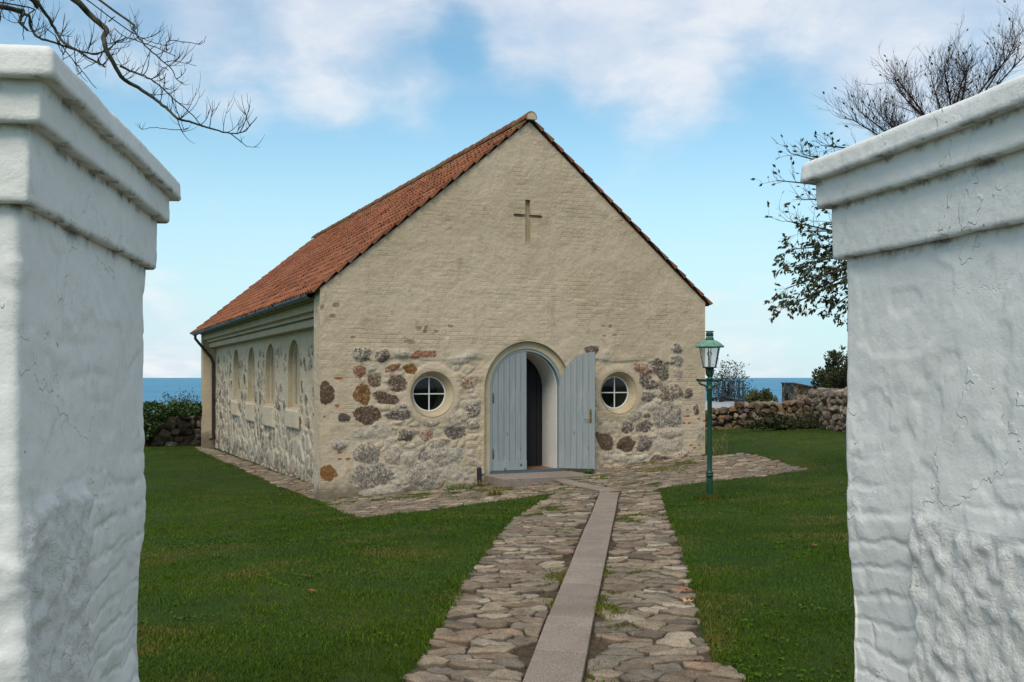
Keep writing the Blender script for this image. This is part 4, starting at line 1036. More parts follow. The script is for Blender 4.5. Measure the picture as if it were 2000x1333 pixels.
def m_lampglass():
    m = bpy.data.materials.new('lamp_glass'); m.use_nodes = True; nt = m.node_tree
    nt.nodes.remove(nt.nodes['Principled BSDF']); out = nt.nodes['Material Output']
    t = nd(nt, 'ShaderNodeBsdfTransparent'); t.inputs[0].default_value = (.93,.94,.94,1)
    g = nd(nt, 'ShaderNodeBsdfGlossy'); g.inputs['Roughness'].default_value = .08
    d = nd(nt, 'ShaderNodeBsdfDiffuse'); d.inputs[0].default_value = (.75,.75,.72,1)
    co = obj_co(nt); mx = nd(nt, 'ShaderNodeMixShader'); inp(nt, mx.inputs[0], sstep(nt, noise(nt, co, 6, 4, .6), 0.3, 0.7, .24, .30)); nt.links.new(t.outputs[0], mx.inputs[1]); nt.links.new(d.outputs[0], mx.inputs[2])
    fr = nd(nt, 'ShaderNodeFresnel'); fr.inputs[0].default_value = 1.45
    m2 = nd(nt, 'ShaderNodeMixShader'); nt.links.new(fr.outputs[0], m2.inputs[0]); nt.links.new(mx.outputs[0], m2.inputs[1]); nt.links.new(g.outputs[0], m2.inputs[2])
    nt.links.new(m2.outputs[0], out.inputs[0]); return m
def _join(o, m):
    """add the pierced holes' dark rims to the vent's own mesh"""
    me = o.data; n0 = len(me.vertices); V = [v.co[:] for v in me.vertices]+m.v; F = [tuple(p.vertices) for p in me.polygons]+[tuple(i+n0 for i in f) for f in m.f]
    mi = [0]*len(me.polygons)+[1]*len(m.f); me.clear_geometry(); me.from_pydata(V, [], F); me.polygons.foreach_set('material_index', np.array(mi, np.int32)); me.update()
def lamp():
    gx, gy = gpt(1386, 974); D = gy; s = D/F_PX; zg = float(gz(gx, gy))
    L = thing('street_lamp', 'green cast iron lamp post with glass lantern and verdigris hood on the lawn', 'street lamp', (gx, gy, zg))
    def h(py): return EYE-(py-HY)*s-zg
    r = s*.5
    m = MB(); m.lathe([(9.5*r,-.15),(9.5*r,h(975)),(13*r,h(972)),(12.6*r,h(935)),(12.2*r,h(931)),(15*r,h(930)),(15.4*r,h(928)),(13.4*r,h(926.5)),(13.4*r,h(925)),(15*r,h(924)),(15*r,h(922.5)),(12*r,h(921)),(11*r,h(919)),(10*r,h(915)),(9.0*r,h(763)),(12*r,h(761)),(13.4*r,h(759.5)),(13.4*r,h(758)),(9.5*r,h(757)),(10*r,h(750)),(11.5*r,h(747)),(9*r,h(743)),(12*r,h(742.5)),(12*r,h(738.5)),(7.5*r,h(738)),(7*r,h(735)),(9.5*r,h(731)),(10*r,h(724)),(7*r,h(720)),(7*r,h(718.5))], 20)
    m.build('post', M_LGREEN, L, True)
    m = MB(); x0 = (1362-1386)*s; x1 = (1409-1386)*s
    m.tube([(x0,0,h(741.5)),(x0*.96,0,h(743)),(0,0,h(743.4)),(x1*.96,0,h(743)),(x1,0,h(741.5))], [.020,.018,.020,.018,.020], 8)
    m.lathe([(.022,-.012),(.026,0),(.022,.012)], 10, (x0,0,h(741.5))); m.lathe([(.022,-.012),(.026,0),(.022,.012)], 10, (x1,0,h(741.5)))
    m.build('ladder_bar', M_LGREEN, L, True)
    for sg, xe in ((-1, x0), (1, x1)):
        m = MB(); m.tube([(xe*.86,0,h(744)),(xe*.84,0,h(748)),(xe*.70,0,h(751)),(xe*.45,0,h(752.5)),(xe*.28,0,h(755)),(xe*.18,0,h(759))], [.012,.017,.016,.014,.016,.012], 8)
        m.build('bracket', M_LGREEN, L, True)
    # fork under the lantern
    m = MB()
    for a in range(4):
        w = math.pi/4+a*math.pi/2; cx, sx = math.cos(w), math.sin(w)
        m.tube([(cx*.02,sx*.02,h(736)),(cx*.05,sx*.05,h(731)),(cx*.055,sx*.055,h(724)),(cx*.06,sx*.06,h(719))], [.014,.016,.014,.012], 6)
    m.build('fork', M_LGREEN, L, True)
    m = MB(); rb, rt = 13.2*s, 21*s; zb, zt = h(717.5), h(678.5); rot = math.pi/6*.4
    m.lathe([(rb*1.0,zb-.012),(rb*1.08,zb-.010),(rb*1.08,zb+.004),(rb*.98,zb+.006)], 6, rot=rot)
    for k in range(6):
        w = rot+k*math.pi/3; c_, s_ = math.cos(w), math.sin(w)
        m.tube([(rb*c_,rb*s_,zb),(rt*c_,rt*s_,zt)], .0065, 5)
    lan = m.build('lantern', M_RUSTY, L)
    for k in range(6):
        g = MB(); w0 = rot+k*math.pi/3; w1 = w0+math.pi/3
        g.add([(rb*.99*math.cos(w0),rb*.99*math.sin(w0),zb),(rb*.99*math.cos(w1),rb*.99*math.sin(w1),zb),(rt*.99*math.cos(w1),rt*.99*math.sin(w1),zt),(rt*.99*math.cos(w0),rt*.99*math.sin(w0),zt)], [(0,1,2,3)])
        g.build('glass', M_LGLASS, lan)
    m = MB(); m.lathe([(.6*rt,h(680)),(1.30*rt,h(679)),(1.34*rt,h(677.5)),(1.30*rt,h(675.5)),(1.20*rt,h(674)),(1.0*rt,h(670.5)),(.75*rt,h(667)),(.50*rt,h(665)),(.36*rt,h(664.4))], 36); m.build('hood', M_VERD, L, True)
    m = MB(); m.lathe([(.34*rt,h(664.5)),(.34*rt,h(661)),(.31*rt,h(660.5)),(.36*rt,h(659.5)),(.36*rt,h(658.5)),(.29*rt,h(657.5)),(.29*rt,h(650)),(.33*rt,h(649)),(.40*rt,h(647.5)),(.40*rt,h(646.8)),(.30*rt,h(646.8))], 24)
    ch = m.build('vent', M_VERD, L)
    m = MB()
    for row, z in enumerate((h(655.5), h(652.5), h(662.8))):
        for k in range(12):
            w = 2*math.pi*(k+.5*(row%2))/12; rr_ = (.285 if row < 2 else .335)*rt
            m.lathe([(.0095,-.010),(.013,0),(.0095,.010)], 6, (rr_*math.cos(w), rr_*math.sin(w), z))
    m.v and ch.data.materials.append(M_IRON); _join(ch, m)
    m = MB(); m.lathe([(.012,zb),(.012,h(705)),(.022,h(704)),(.022,h(697))], 12); b_ = m.build('bulb_holder', M_WHITE, lan, True)
    m = MB(); m.lathe([(.018,h(697)),(.036,h(693)),(.038,h(690.5)),(.026,h(687.5)),(.004,h(686.8))], 14); m.build('bulb', M_LGLASS, lan, True)
M_LGLASS = m_lampglass()
lamp()
def post():
    u_ = on_gable(936, 930, -.16)[0]; gx, gy = loc2w(u_, -.16); zg = float(gz(gx, gy)); s = gy/F_PX
    t = thing('post', 'short black iron post standing beside the doorstep', 'post', (gx, gy, zg), YAW)
    m = MB(); m.lathe([(.045,-.2),(.045,34*s),(.036,36*s),(.018,37*s)], 12, rot=.2); m.build('stake', M_IRON, t)
    m = MB(); m.tube([(.04,0,23*s),(.10,0,23*s),(.11,0,22*s)], .012, 6); m.box((.05,-.012,19*s),(.08,.012,23*s)); m.build('hook', M_ZINC, t)
post()
# ------------------------------------------------------------------ field stone walls beyond the lawn
def m_rock():
    m, nt, b = mat('field_stone', .9, spec=.2); co = obj_co(nt); A = attr(nt, 'col')
    n = noise(nt, co, 5, 7, .7); n2 = noise(nt, co, 28, 5, .72)
    c = mixc(nt, 1, A[0], mixc(nt, sstep(nt, n, .25, .75), (.55,.53,.5), (1.35,1.32,1.28)), 'MULTIPLY')
    c = mixc(nt, sstep(nt, n2, .56, .72, 0, .7), c, (.045,.036,.028))
    c = mixc(nt, sstep(nt, noise(nt, co, 7, 6, .7), .60, .70, 0, .75), c, (.33,.32,.28))
    setc(nt, b, c); setn(nt, b, bump(nt, n2, .7, .02, bump(nt, n, .7, .06))); return m
M_ROCK = m_rock()
M_EARTH, _nt, _b = mat('dark_wall_core', 1.0, (.022,.018,.013))
_ico = None
def ico():
    global _ico
    if _ico is None:
        bm = bmesh.new(); bmesh.ops.create_icosphere(bm, subdivisions=3, radius=1)
        _ico = (np.array([v.co[:] for v in bm.verts]), [tuple(v.index for v in f.verts) for f in bm.faces]); bm.free()
    return _ico
def rock(m, c, sz, rot, rr, col, boxy=.72):
    V, F = ico(); V = V.copy()
    V = np.sign(V)*np.abs(V)**boxy; V /= np.maximum(np.abs(V).max(), 1e-6)
    k = rr.uniform(0, 99)
    n = fbm(V[:,0]*1.1+k+V[:,2]*.7, V[:,1]*1.1+V[:,2]*1.3, 3, 3)
    V = V*(1+.34*n)[:,None]
    for _ in range(9):
        n_ = np.array([rr.gauss(0,1), rr.gauss(0,1.3), rr.gauss(0,1)]); n_ /= np.linalg.norm(n_); d_ = rr.uniform(.55,.85)
        o_ = np.maximum(V @ n_-d_, 0); V = V-o_[:,None]*n_[None]*.92
    V = V/np.abs(V).max(0)
    V = V*np.array(sz)/2
    tilt = Matrix.Rotation(rr.uniform(-.22,.22), 3, 'Y') @ Matrix.Rotation(rr.uniform(-.15,.15), 3, 'X')
    Mx = Matrix.Rotation(rot, 3, 'Z') @ tilt
    V = V @ np.array(Mx).T + np.array(c)
    m.add(V.tolist(), F, 0, col)
RPAL = [(.17,.125,.085),(.13,.09,.06),(.21,.165,.12),(.105,.075,.055),(.24,.205,.165),(.15,.12,.10),(.19,.13,.08)]
def stone_wall(pts, hts, thick, seed, label, size=.42, pale=0.0):
    """pts: foot line (x,y); hts: wall height at each point above the ground"""
    rr = random.Random(seed); x0,y0 = pts[0]; z0 = float(gz(x0,y0))
    t = thing('dry_stone_wall', label, 'stone wall', (x0,y0,z0))
    m = MB(); core = MB()
    seg = [math.dist(pts[i],pts[i+1]) for i in range(len(pts)-1)]; L = sum(seg)
    def at(s):
        i = 0
        while i < len(seg)-1 and s > seg[i]: s -= seg[i]; i += 1
        f = min(s/seg[i], 1); a, b = pts[i], pts[i+1]
        return a[0]+(b[0]-a[0])*f, a[1]+(b[1]-a[1])*f, hts[i]+(hts[i+1]-hts[i])*f, math.atan2(b[1]-a[1], b[0]-a[0])
    z = -.06; top = False
    mh = max(hts)
    while z < mh:
        rh = rr.uniform(.55,.85)*size; s = rr.uniform(-.3,0)
        while s < L:
            w = rr.uniform(.55,1.35)*size; x, y, h, an = at(max(0,min(L,s+w/2)))
            if z+rh*.55 < h:
                c = RPAL[rr.randrange(7)]; k = rr.uniform(.7,1.35); col = tuple(v*k+(pale*.16) for v in c)+(1,)
                hh = rh*rr.uniform(.9,1.25)
                zc = float(gz(x,y))-z0+z+hh/2+rr.uniform(-.03,.03)
                for sd in (-1, 1) if thick > .5 else (-1,):
                    off = thick/2-.14+rr.uniform(-.04,.05)
                    rock(m, (x-x0-math.sin(an)*off*sd, y-y0+math.cos(an)*off*sd, zc), (w*1.14, .40, hh*1.18), an+rr.uniform(-.12,.12), rr, col)
            s += w*.93
        z += rh*.90
    for i in range(40):
        s = L*i/39; x, y, h, an = at(s)
    n = 24
    for i in range(n):
        xa, ya, ha, an = at(L*i/n); xb, yb, hb, _ = at(L*(i+1)/n); nx, ny = math.sin(an)*(thick/2-.12), -math.cos(an)*(thick/2-.12)
        za, zb_ = float(gz(xa,ya))-z0, float(gz(xb,yb))-z0
        P = [(xa+nx-x0,ya+ny-y0),(xb+nx-x0,yb+ny-y0),(xb-nx-x0,yb-ny-y0),(xa-nx-x0,ya-ny-y0)]
        zs = [za+ha-.22, zb_+hb-.22, zb_+hb-.22, za+ha-.22]
        core.add([(p[0],p[1],za-.3) for p in P]+[(p[0],p[1],q) for p, q in zip(P, zs)], [(0,3,2,1),(4,5,6,7),(0,1,5,4),(2,3,7,6)], 0)
    m.build('stones', M_ROCK, t, False); core.build('core', M_EARTH, t)
    return t
stone_wall([at_depth(150,0,35.0)[:2], at_depth(290,0,34.5)[:2], at_depth(470,0,36.0)[:2]], [1.02,1.04,1.06], .8, 4, 'wall of brown field stones below an ivy hedge, left of the chapel', .36)
stone_wall([at_depth(1290,0,31.5)[:2], at_depth(1390,0,31.3)[:2], at_depth(1470,0,31.0)[:2], at_depth(1560,0,30.3)[:2], at_depth(1618,0,29.6)[:2]], [.62,.66,.78,.90,.88], .75, 9, 'low wall of rounded brown field stones behind the lamp post', .27)
stone_wall([at_depth(1611,0,29.9)[:2], at_depth(1640,0,28.2)[:2], at_depth(1700,0,25.5)[:2]], [1.16,1.10,1.02], .9, 21, 'taller lichen grey stone wall running behind the right gate pillar', .30, .35)

def bastion():
    p0 = at_depth(1527, 0, 45); p1 = at_depth(1551.5, 0, 41.5); p2 = at_depth(1662, 0, 43.5); p3 = at_depth(1640, 0, 47)
    zb = float(gz(p1.x, p1.y)); t = thing('stone_building', 'low square stone tower with a slit window and sloping top, against the sea', 'tower', (p1.x, p1.y, zb))
    def zt(py, d): return EYE-(py-HY)/F_PX*d-zb
    P = [(p.x-p1.x, p.y-p1.y) for p in (p0,p1,p2,p3)]
    tops = [zt(748.5,45), zt(749.0,41.5), zt(771,43.5), zt(768,47)]
    m = MB(); 
    def face(i, j, z0a, z0b, n1=26, n2=22):
        vs = []; 
        for a in range(n1+1):
            for c in range(n2+1):
                f = a/n1; x = P[i][0]+(P[j][0]-P[i][0])*f; y = P[i][1]+(P[j][1]-P[i][1])*f; zt_ = z0a+(z0b-z0a)*f; z = -1.5+(zt_+1.5)*c/n2
                d = float(fbm(f*9+i*7, z*2.2, 5, 3))*.16 if 0 < a < n1 else 0
                dx, dy = P[j][0]-P[i][0], P[j][1]-P[i][1]; L = math.hypot(dx,dy); vs.append((x+dy/L*d, y-dx/L*d, z))
        fs = [(a*(n2+1)+c, (a+1)*(n2+1)+c, (a+1)*(n2+1)+c+1, a*(n2+1)+c+1) for a in range(n1) for c in range(n2)]
        k = (.145,.135,.125,1) if i == 0 else (.165,.115,.075,1)
        m.add(vs, fs, 0, k)
    M_RUB, nt, b = mat('rubble_masonry', .9, spec=.15); co = obj_co(nt)
    A_ = attr(nt, 'col'); vc = voro(nt, co, 3.6, 'F1', 'Color'); ve = voro(nt, co, 3.6, 'DISTANCE_TO_EDGE'); nn = noise(nt, co, 9, 6, .7)
    c = mixc(nt, 1, A_[0], mixc(nt, sepxyz(nt, vc)[0], (.55,.5,.45), (1.7,1.55,1.4)), 'MULTIPLY'); c = mixc(nt, 1, c, mixc(nt, sstep(nt, nn, .3, .7), (.5,.5,.5), (1.4,1.4,1.4)), 'MULTIPLY')
    c = mixc(nt, sstep(nt, ve, .10, .02), c, (.21,.19,.165)); setc(nt, b, c); setn(nt, b, bump(nt, sstep(nt, ve, .0, .15), .9, .06))
    face(0,1,tops[0],tops[1]); face(1,2,tops[1],tops[2]); face(2,3,tops[2],tops[3]); face(3,0,tops[3],tops[0])
    m.build('wall', M_RUB, t, True)
    m = MB(); vs = []
    cx = sum(p[0] for p in P)/4; cy = sum(p[1] for p in P)/4
    for dz in (-.02,.03):
        for p, z in zip(P, tops): vs.append((cx+(p[0]-cx)*1.03, cy+(p[1]-cy)*1.05, z+dz))
    m.add(vs, [(3,2,1,0),(4,5,6,7)]+[(i,(i+1)%4,4+(i+1)%4,4+i) for i in range(4)], 0, (.15,.065,.045,1)); m.build('coping', M_ROCK, t)
    m = MB(); f = .40; x = P[0][0]+(P[1][0]-P[0][0])*f; y = P[0][1]+(P[1][1]-P[0][1])*f; z = tops[0]-.80
    dx, dy = P[1][0]-P[0][0], P[1][1]-P[0][1]; L = math.hypot(dx,dy); nx, ny = dy/L, -dx/L
    m.prism([(x+nx*.06,y+ny*.06),(x+dx/L*.09+nx*.06,y+dy/L*.09+ny*.06),(x+dx/L*.09-nx*.1,y+dy/L*.09-ny*.1),(x-nx*.1,y-ny*.1)], z, z+.36); m.build('slit_window', M_EARTH, t)
bastion()
def tank():
    M, nt, b = mat('grey_tank_paint', .6, (.33,.35,.37)); co = obj_co(nt)
    setc(nt, b, mixc(nt, sstep(nt, noise(nt, co, 2, 6, .65), .3, .7), (.27,.29,.31), (.36,.38,.40)))
    M2, _, _ = mat('railing_steel', .45, (.05,.06,.075), metal=.4)
    D = 38.0; s = D/F_PX; x1 = (1465-HX)*s; x0 = x1-6.2; zt = EYE-(783-HY)*s; zb = float(gz(x1-1, D)); r = .72
    t = thing('tank', 'pale grey rounded tank with railing and valves on top, behind the low wall', 'tank', (x1-2.5, D, zb)); ox = x1-2.5
    m = MB(); vs = []; S = 24; prof = [(x0,.0),(x0,.5),(x0+.06,.66),(x0+.25,r),(x1-.25,r),(x1-.08,.64),(x1-.015,.5),(x1,.3),(x1,.0)]
    zc = zt-r-zb
    for x, q in prof:
        for k in range(S): w = 2*math.pi*k/S; vs.append((x-ox, q*math.cos(w), zc+q*math.sin(w)))
    fs = [(i*S+k, (i+1)*S+k, (i+1)*S+(k+1)%S, i*S+(k+1)%S) for i in range(len(prof)-1) for k in range(S)]
    m.add(vs, fs); m.build('tank_body', M, t, True)
    m = MB()
    for xx in (x0+.8-ox, x1-1.0-ox):
        m = MB(); m.box((xx-.15,-.5,-.2),(xx+.15,.5,zc-.3)); m.build('saddle', M2, t)
    def X(px): return (px-HX)*s-ox
    def Zp(py): return EYE-(py-HY)*s-zb
    m = MB()
    for px in (1412,1425,1433,1441,1450): m.tube([(X(px),-.1,zc+r-.08),(X(px),-.1,Zp(745))], .020 if px < 1450 else .032, 6)
    for py in (745, 759): m.tube([(X(1386),-.1,Zp(py-2)),(X(1420),-.1,Zp(py-.5)),(X(1450.5),-.1,Zp(py))], .018, 6)
    m.tube([(X(1434),-.1,Zp(768)),(X(1441),-.1,Zp(777))], .014, 5); m.tube([(X(1442),-.1,Zp(768)),(X(1450),-.1,Zp(777))], .014, 5)
    m.tube([(X(1386),.5,zc+r-.3),(X(1386),.5,Zp(744))], .02, 6); m.tube([(X(1386),.5,Zp(744)),(X(1450),.5,Zp(745))], .018, 6); m.tube([(X(1450),.5,zc+r-.3),(X(1450),.5,Zp(745))], .02, 6)
    m.build('railing', M2, t)
    m = MB(); m.box((X(1432),-.55,Zp(782)),(X(1451),.5,Zp(779.5))); m.box((X(1434),-.60,Zp(790)),(X(1447),-.3,Zp(782.3))); m.build('platform', M2, t)
    rr = random.Random(8); m = MB()
    for px in (1392,1398,1404,1409,1415,1421,1428):
        hh = rr.uniform(.16,.36); m.lathe([(.05,0),(.05,hh*.6),(.09,hh*.62),(.09,hh*.75),(.03,hh*.8),(.03,hh)], 10, (X(px),-.15+rr.uniform(-.1,.1),zc+r-.06))
    m.tube([(X(1388),-.2,zc+r+.10),(X(1400),-.22,zc+r+.13),(X(1425),-.2,zc+r+.09)], .035, 6)
    m.build('valve', M2, t)
    m = MB()
    for px, py, q in ((1395.5,766,.09),):
        m.tube([(X(px)+q*math.cos(w), -.25, Zp(py)+1.4*q*math.sin(w)) for w in np.linspace(.9, 5.2, 10)], .022, 6)
    m.build('hose', M_ZINC, t)
tank()

# ------------------------------------------------------------------ trees, bushes, ivy
def m_leaf(name, c1, c2, rough=.6):
    m, nt, b = mat(name, rough, spec=.3); A = attr(nt, 'col'); co = obj_co(nt)
    c = mixc(nt, sepxyz(nt, A[1])[0], c1, c2); setc(nt, b, c)
    b.inputs['Subsurface Weight'].default_value = 0
    return m
def m_bark(name, c1, c2):
    m, nt, b = mat(name, .9, spec=.1); co = obj_co(nt); n = noise(nt, co, 18, 5, .65)
    setc(nt, b, mixc(nt, sstep(nt, n, .35, .65), c1, c2)); setn(nt, b, bump(nt, n, .5, .01)); return m
M_BARK = m_bark('grey_green_bark', (.040,.038,.028), (.085,.080,.055)); M_TWIG = m_bark('dark_twig', (.024,.016,.017), (.052,.034,.031))
M_LEAFD = m_leaf('dark_green_leaf', (.024,.034,.014), (.065,.072,.024)); M_LEAFO = m_leaf('olive_leaf', (.030,.045,.014), (.10,.105,.030))
M_IVY = m_leaf('ivy_leaf', (.020,.048,.012), (.065,.105,.025), .45); M_WEED = m_leaf('weed_leaf', (.035,.085,.015), (.10,.15,.03)); M_DRY = m_leaf('dry_stalk', (.11,.105,.035), (.20,.165,.055))
def leaf_quad(m, p, d, L, Wd, rr, fold=.2):
    d = d.normalized(); s = d.cross(Vector((rr.uniform(-1,1), rr.uniform(-1,1), rr.uniform(-1,1))))
    if s.length < 1e-3: return
    s.normalize(); n = d.cross(s)
    g = rr.random()
    m.add([p, p+d*L*.45+s*Wd*.5+n*fold*Wd, p+d*L*.5, p+d*L, p+d*L*.45-s*Wd*.5+n*fold*Wd], [(0,1,2),(1,3,2),(0,2,4),(2,3,4)], 0, (g,g,g,1))
def twig(m, p, d, L, r, lvl, rr, up=.35, ends=None, wob=.28, kids=(2,4), buds=True):
    n = 5; pts = [Vector(p)]; d = Vector(d).normalized(); kid = []
    for i in range(n):
        d = (d+Vector((rr.uniform(-wob,wob), rr.uniform(-wob,wob), rr.uniform(-wob,wob)+up*.22))).normalized()
        pts.append(pts[-1]+d*L/n)
        if i >= 0: kid.append((pts[-1].copy(), d.copy()))
    m.tube(pts, [r*(1-.65*i/n) for i in range(n+1)], 4 if r < .006 else 5)
    if ends is not None: ends.append((pts[-1], d)); ends.append((pts[-2], d))
    if lvl > 0:
        for _ in range(rr.randint(*kids)):
            q, dd = kid[rr.randrange(len(kid)-1)] if len(kid) > 1 else kid[0]
            ax = Vector((rr.uniform(-1,1), rr.uniform(-1,1), rr.uniform(-1,1))).normalized()
            nd_ = (dd+ax*rr.uniform(.7,1.1)+Vector((0,0,up*.5))).normalized()
            twig(m, q, nd_, L*rr.uniform(.40,.65), r*.60, lvl-1, rr, up, ends, wob, kids)
def smooth(pts, n=4):
    pts = [Vector(p) for p in pts]; out = []
    for i in range(len(pts)-1):
        a = pts[max(i-1,0)]; b = pts[i]; c = pts[i+1]; d = pts[min(i+2,len(pts)-1)]
        for k in range(n):
            t = k/n; out.append(.5*((2*b)+(c-a)*t+(2*a-5*b+4*c-d)*t*t+(3*b-a-3*c+d)*t**3))
    return out+[pts[-1]]
def bare_tree():
    rr = random.Random(17); bx, by = -7.4, 9.6; zb = float(gz(bx, by))
    t = thing('bare_tree', 'leafless tree reaching its bare branches over the left gate pillar', 'tree', (bx, by, zb)); org = Vector((bx, by, zb))
    D = 9.0; s = D/F_PX
    LIMB = [([(140,-5),(165,20),(185,38),(203,54),(208,75),(215,100),(226,122),(237,150),(262,166),(290,184),(312,202),(335,220),(355,238),(375,242),(400,247),(430,253),(455,255),(480,250),(505,233)], 5.2, .7, 0),
     ([(226,122),(250,134),(275,145),(300,160),(325,180),(350,203),(375,224),(388,243)], 2.4, .8, 0),
     ([(200,-5),(215,15),(235,40),(257,65),(278,84),(296,100),(300,115),(316,127)], 2.2, .6, .5),
     ([(85,-3),(96,20),(112,32),(125,48),(132,65),(137,82),(146,97),(165,114),(178,123),(195,133),(215,145),(237,156)], 3.4, 1.6, -.4),
     ([(80,-8),(90,10),(95,22),(99,36)], 4.4, 3.0, -.3),
     ([(170,120),(182,140),(196,162),(210,182),(226,200)], 1.2, .6, -.5),
     ([(-10,42),(0,50),(20,62),(35,73),(50,84)], 4.6, 3.4, -.6),
     ([(5,-4),(15,18),(30,40),(42,50),(60,62),(80,67),(105,72),(135,77),(165,72),(190,62),(210,60),(235,61),(262,69),(290,76),(315,83)], 2.6, .7, .3),
     ([(2,-6),(14,12),(22,30),(34,43),(44,52)], 3.6, 2.2, .2),
     ([(33,-4),(37,20),(38,42),(34,56),(25,64)], 1.6, .6, .2),
     ([(308,82),(313,70),(324,64),(345,60),(365,58),(375,42)], 1.2, .5, .3),
     ([(290,97),(303,90),(317,86),(341,87)], 1.1, .5, .5),
     ([(180,-3),(200,7),(215,12),(240,20),(270,30),(298,22)], 1.2, .5, .8),
     ([(160,0),(175,12),(195,19),(212,23)], 1.0, .5, .7),
     ([(40,76),(45,60),(38,46)], 2.0, 1.2, -.5),
     ([(355,240),(350,250),(330,253),(300,250),(270,250)], 1.0, .5, .1),
     ([(206,60),(190,42),(215,44),(234,42)][2:], 1.3, .9, 0),
     ([(300,113),(292,105),(275,106),(268,118),(275,124),(288,122)], .9, .5, .5),
     ([(226,122),(208,133),(190,132),(172,140)], 1.4, .6, -.2),
     ([(140,92),(150,105),(160,125),(168,148),(178,162)], 1.0, .5, -.5)]
    m = MB(); tw = MB()
    def wp(px, py, dz): return Vector(((px-HX)*s, D, EYE-(py-HY)*s))*1.0+Vector((0, dz, 0))*1.0-org
    hubs = [Vector((-5.6,9.4,5.9))-org, Vector((-5.2,9.2,6.3))-org]
    trunk = [Vector((0,0,-.3)), Vector((.05,0,1.2)), Vector((.25,-.1,2.6)), Vector((.6,-.1,4.0)), Vector((1.1,-.2,5.4)), Vector((1.5,-.2,6.8)), Vector((1.6,-.3,8.4))]
    m.tube(smooth(trunk), np.linspace(.24,.06,len(smooth(trunk))), 12)
    for i, (pl, r0, r1, dz) in enumerate(LIMB):
        pts = [wp(a, b, dz+.12*math.sin(k*.9+i)) for k, (a, b) in enumerate(pl)]
        big = r0 >= 2
        if pl[0][1] < 0 or pl[0][0] < 0:                     # runs back to the trunk out of the picture
            q = pts[0]; e = trunk[4] if pl[0][0] > 60 else trunk[3]
            pre = [e.lerp(q, .0), e.lerp(q, .35)+Vector((0,0,.45)), e.lerp(q, .72)+Vector((0,0,.45))]
            if (pts[1]-pts[0]).length > 0: pts = pre+pts
            rad0 = r0*1.5
        else: rad0 = r0
        sp = smooth(pts, 4); n = len(sp); rads = [(rad0+(r1-rad0)*(k/(n-1))**.8)*s*1.0 for k in range(n)]
        sp2 = [p+Vector((rr.uniform(-1,1), rr.uniform(-1,1), rr.uniform(-1,1)))*s*1.0 for p in sp]
        (m if big else tw).tube(sp2, rads, 8 if big else 5)
        # side twigs
        k0 = 12 if rad0 != r0 else 2
        Lp = sum((sp[k+1]-sp[k]).length for k in range(k0, n-1)) if n > k0+1 else 0
        cnt = int(Lp/ (30*s)) if r0 < 2 else int(Lp/(19*s))
        for _ in range(cnt):
            k = rr.randint(k0, n-2); dd = (sp[k+1]-sp[k]).normalized()
            sd = Vector((rr.uniform(-.6,.6), rr.uniform(-.9,.9), rr.uniform(-.5,1.0)))
            Lt = rr.uniform(18, 85)*s*(1.0 if r0 > 1.3 else .6)
            twig(tw, sp[k], dd*.55+sd, Lt, rr.uniform(.75,1.1)*s, 1 if Lt > 24*s else 0, rr, .95, None, .24, (2,4))
    m.build('trunk', M_BARK, t, True); tw.build('crown', M_TWIG, t)
bare_tree()
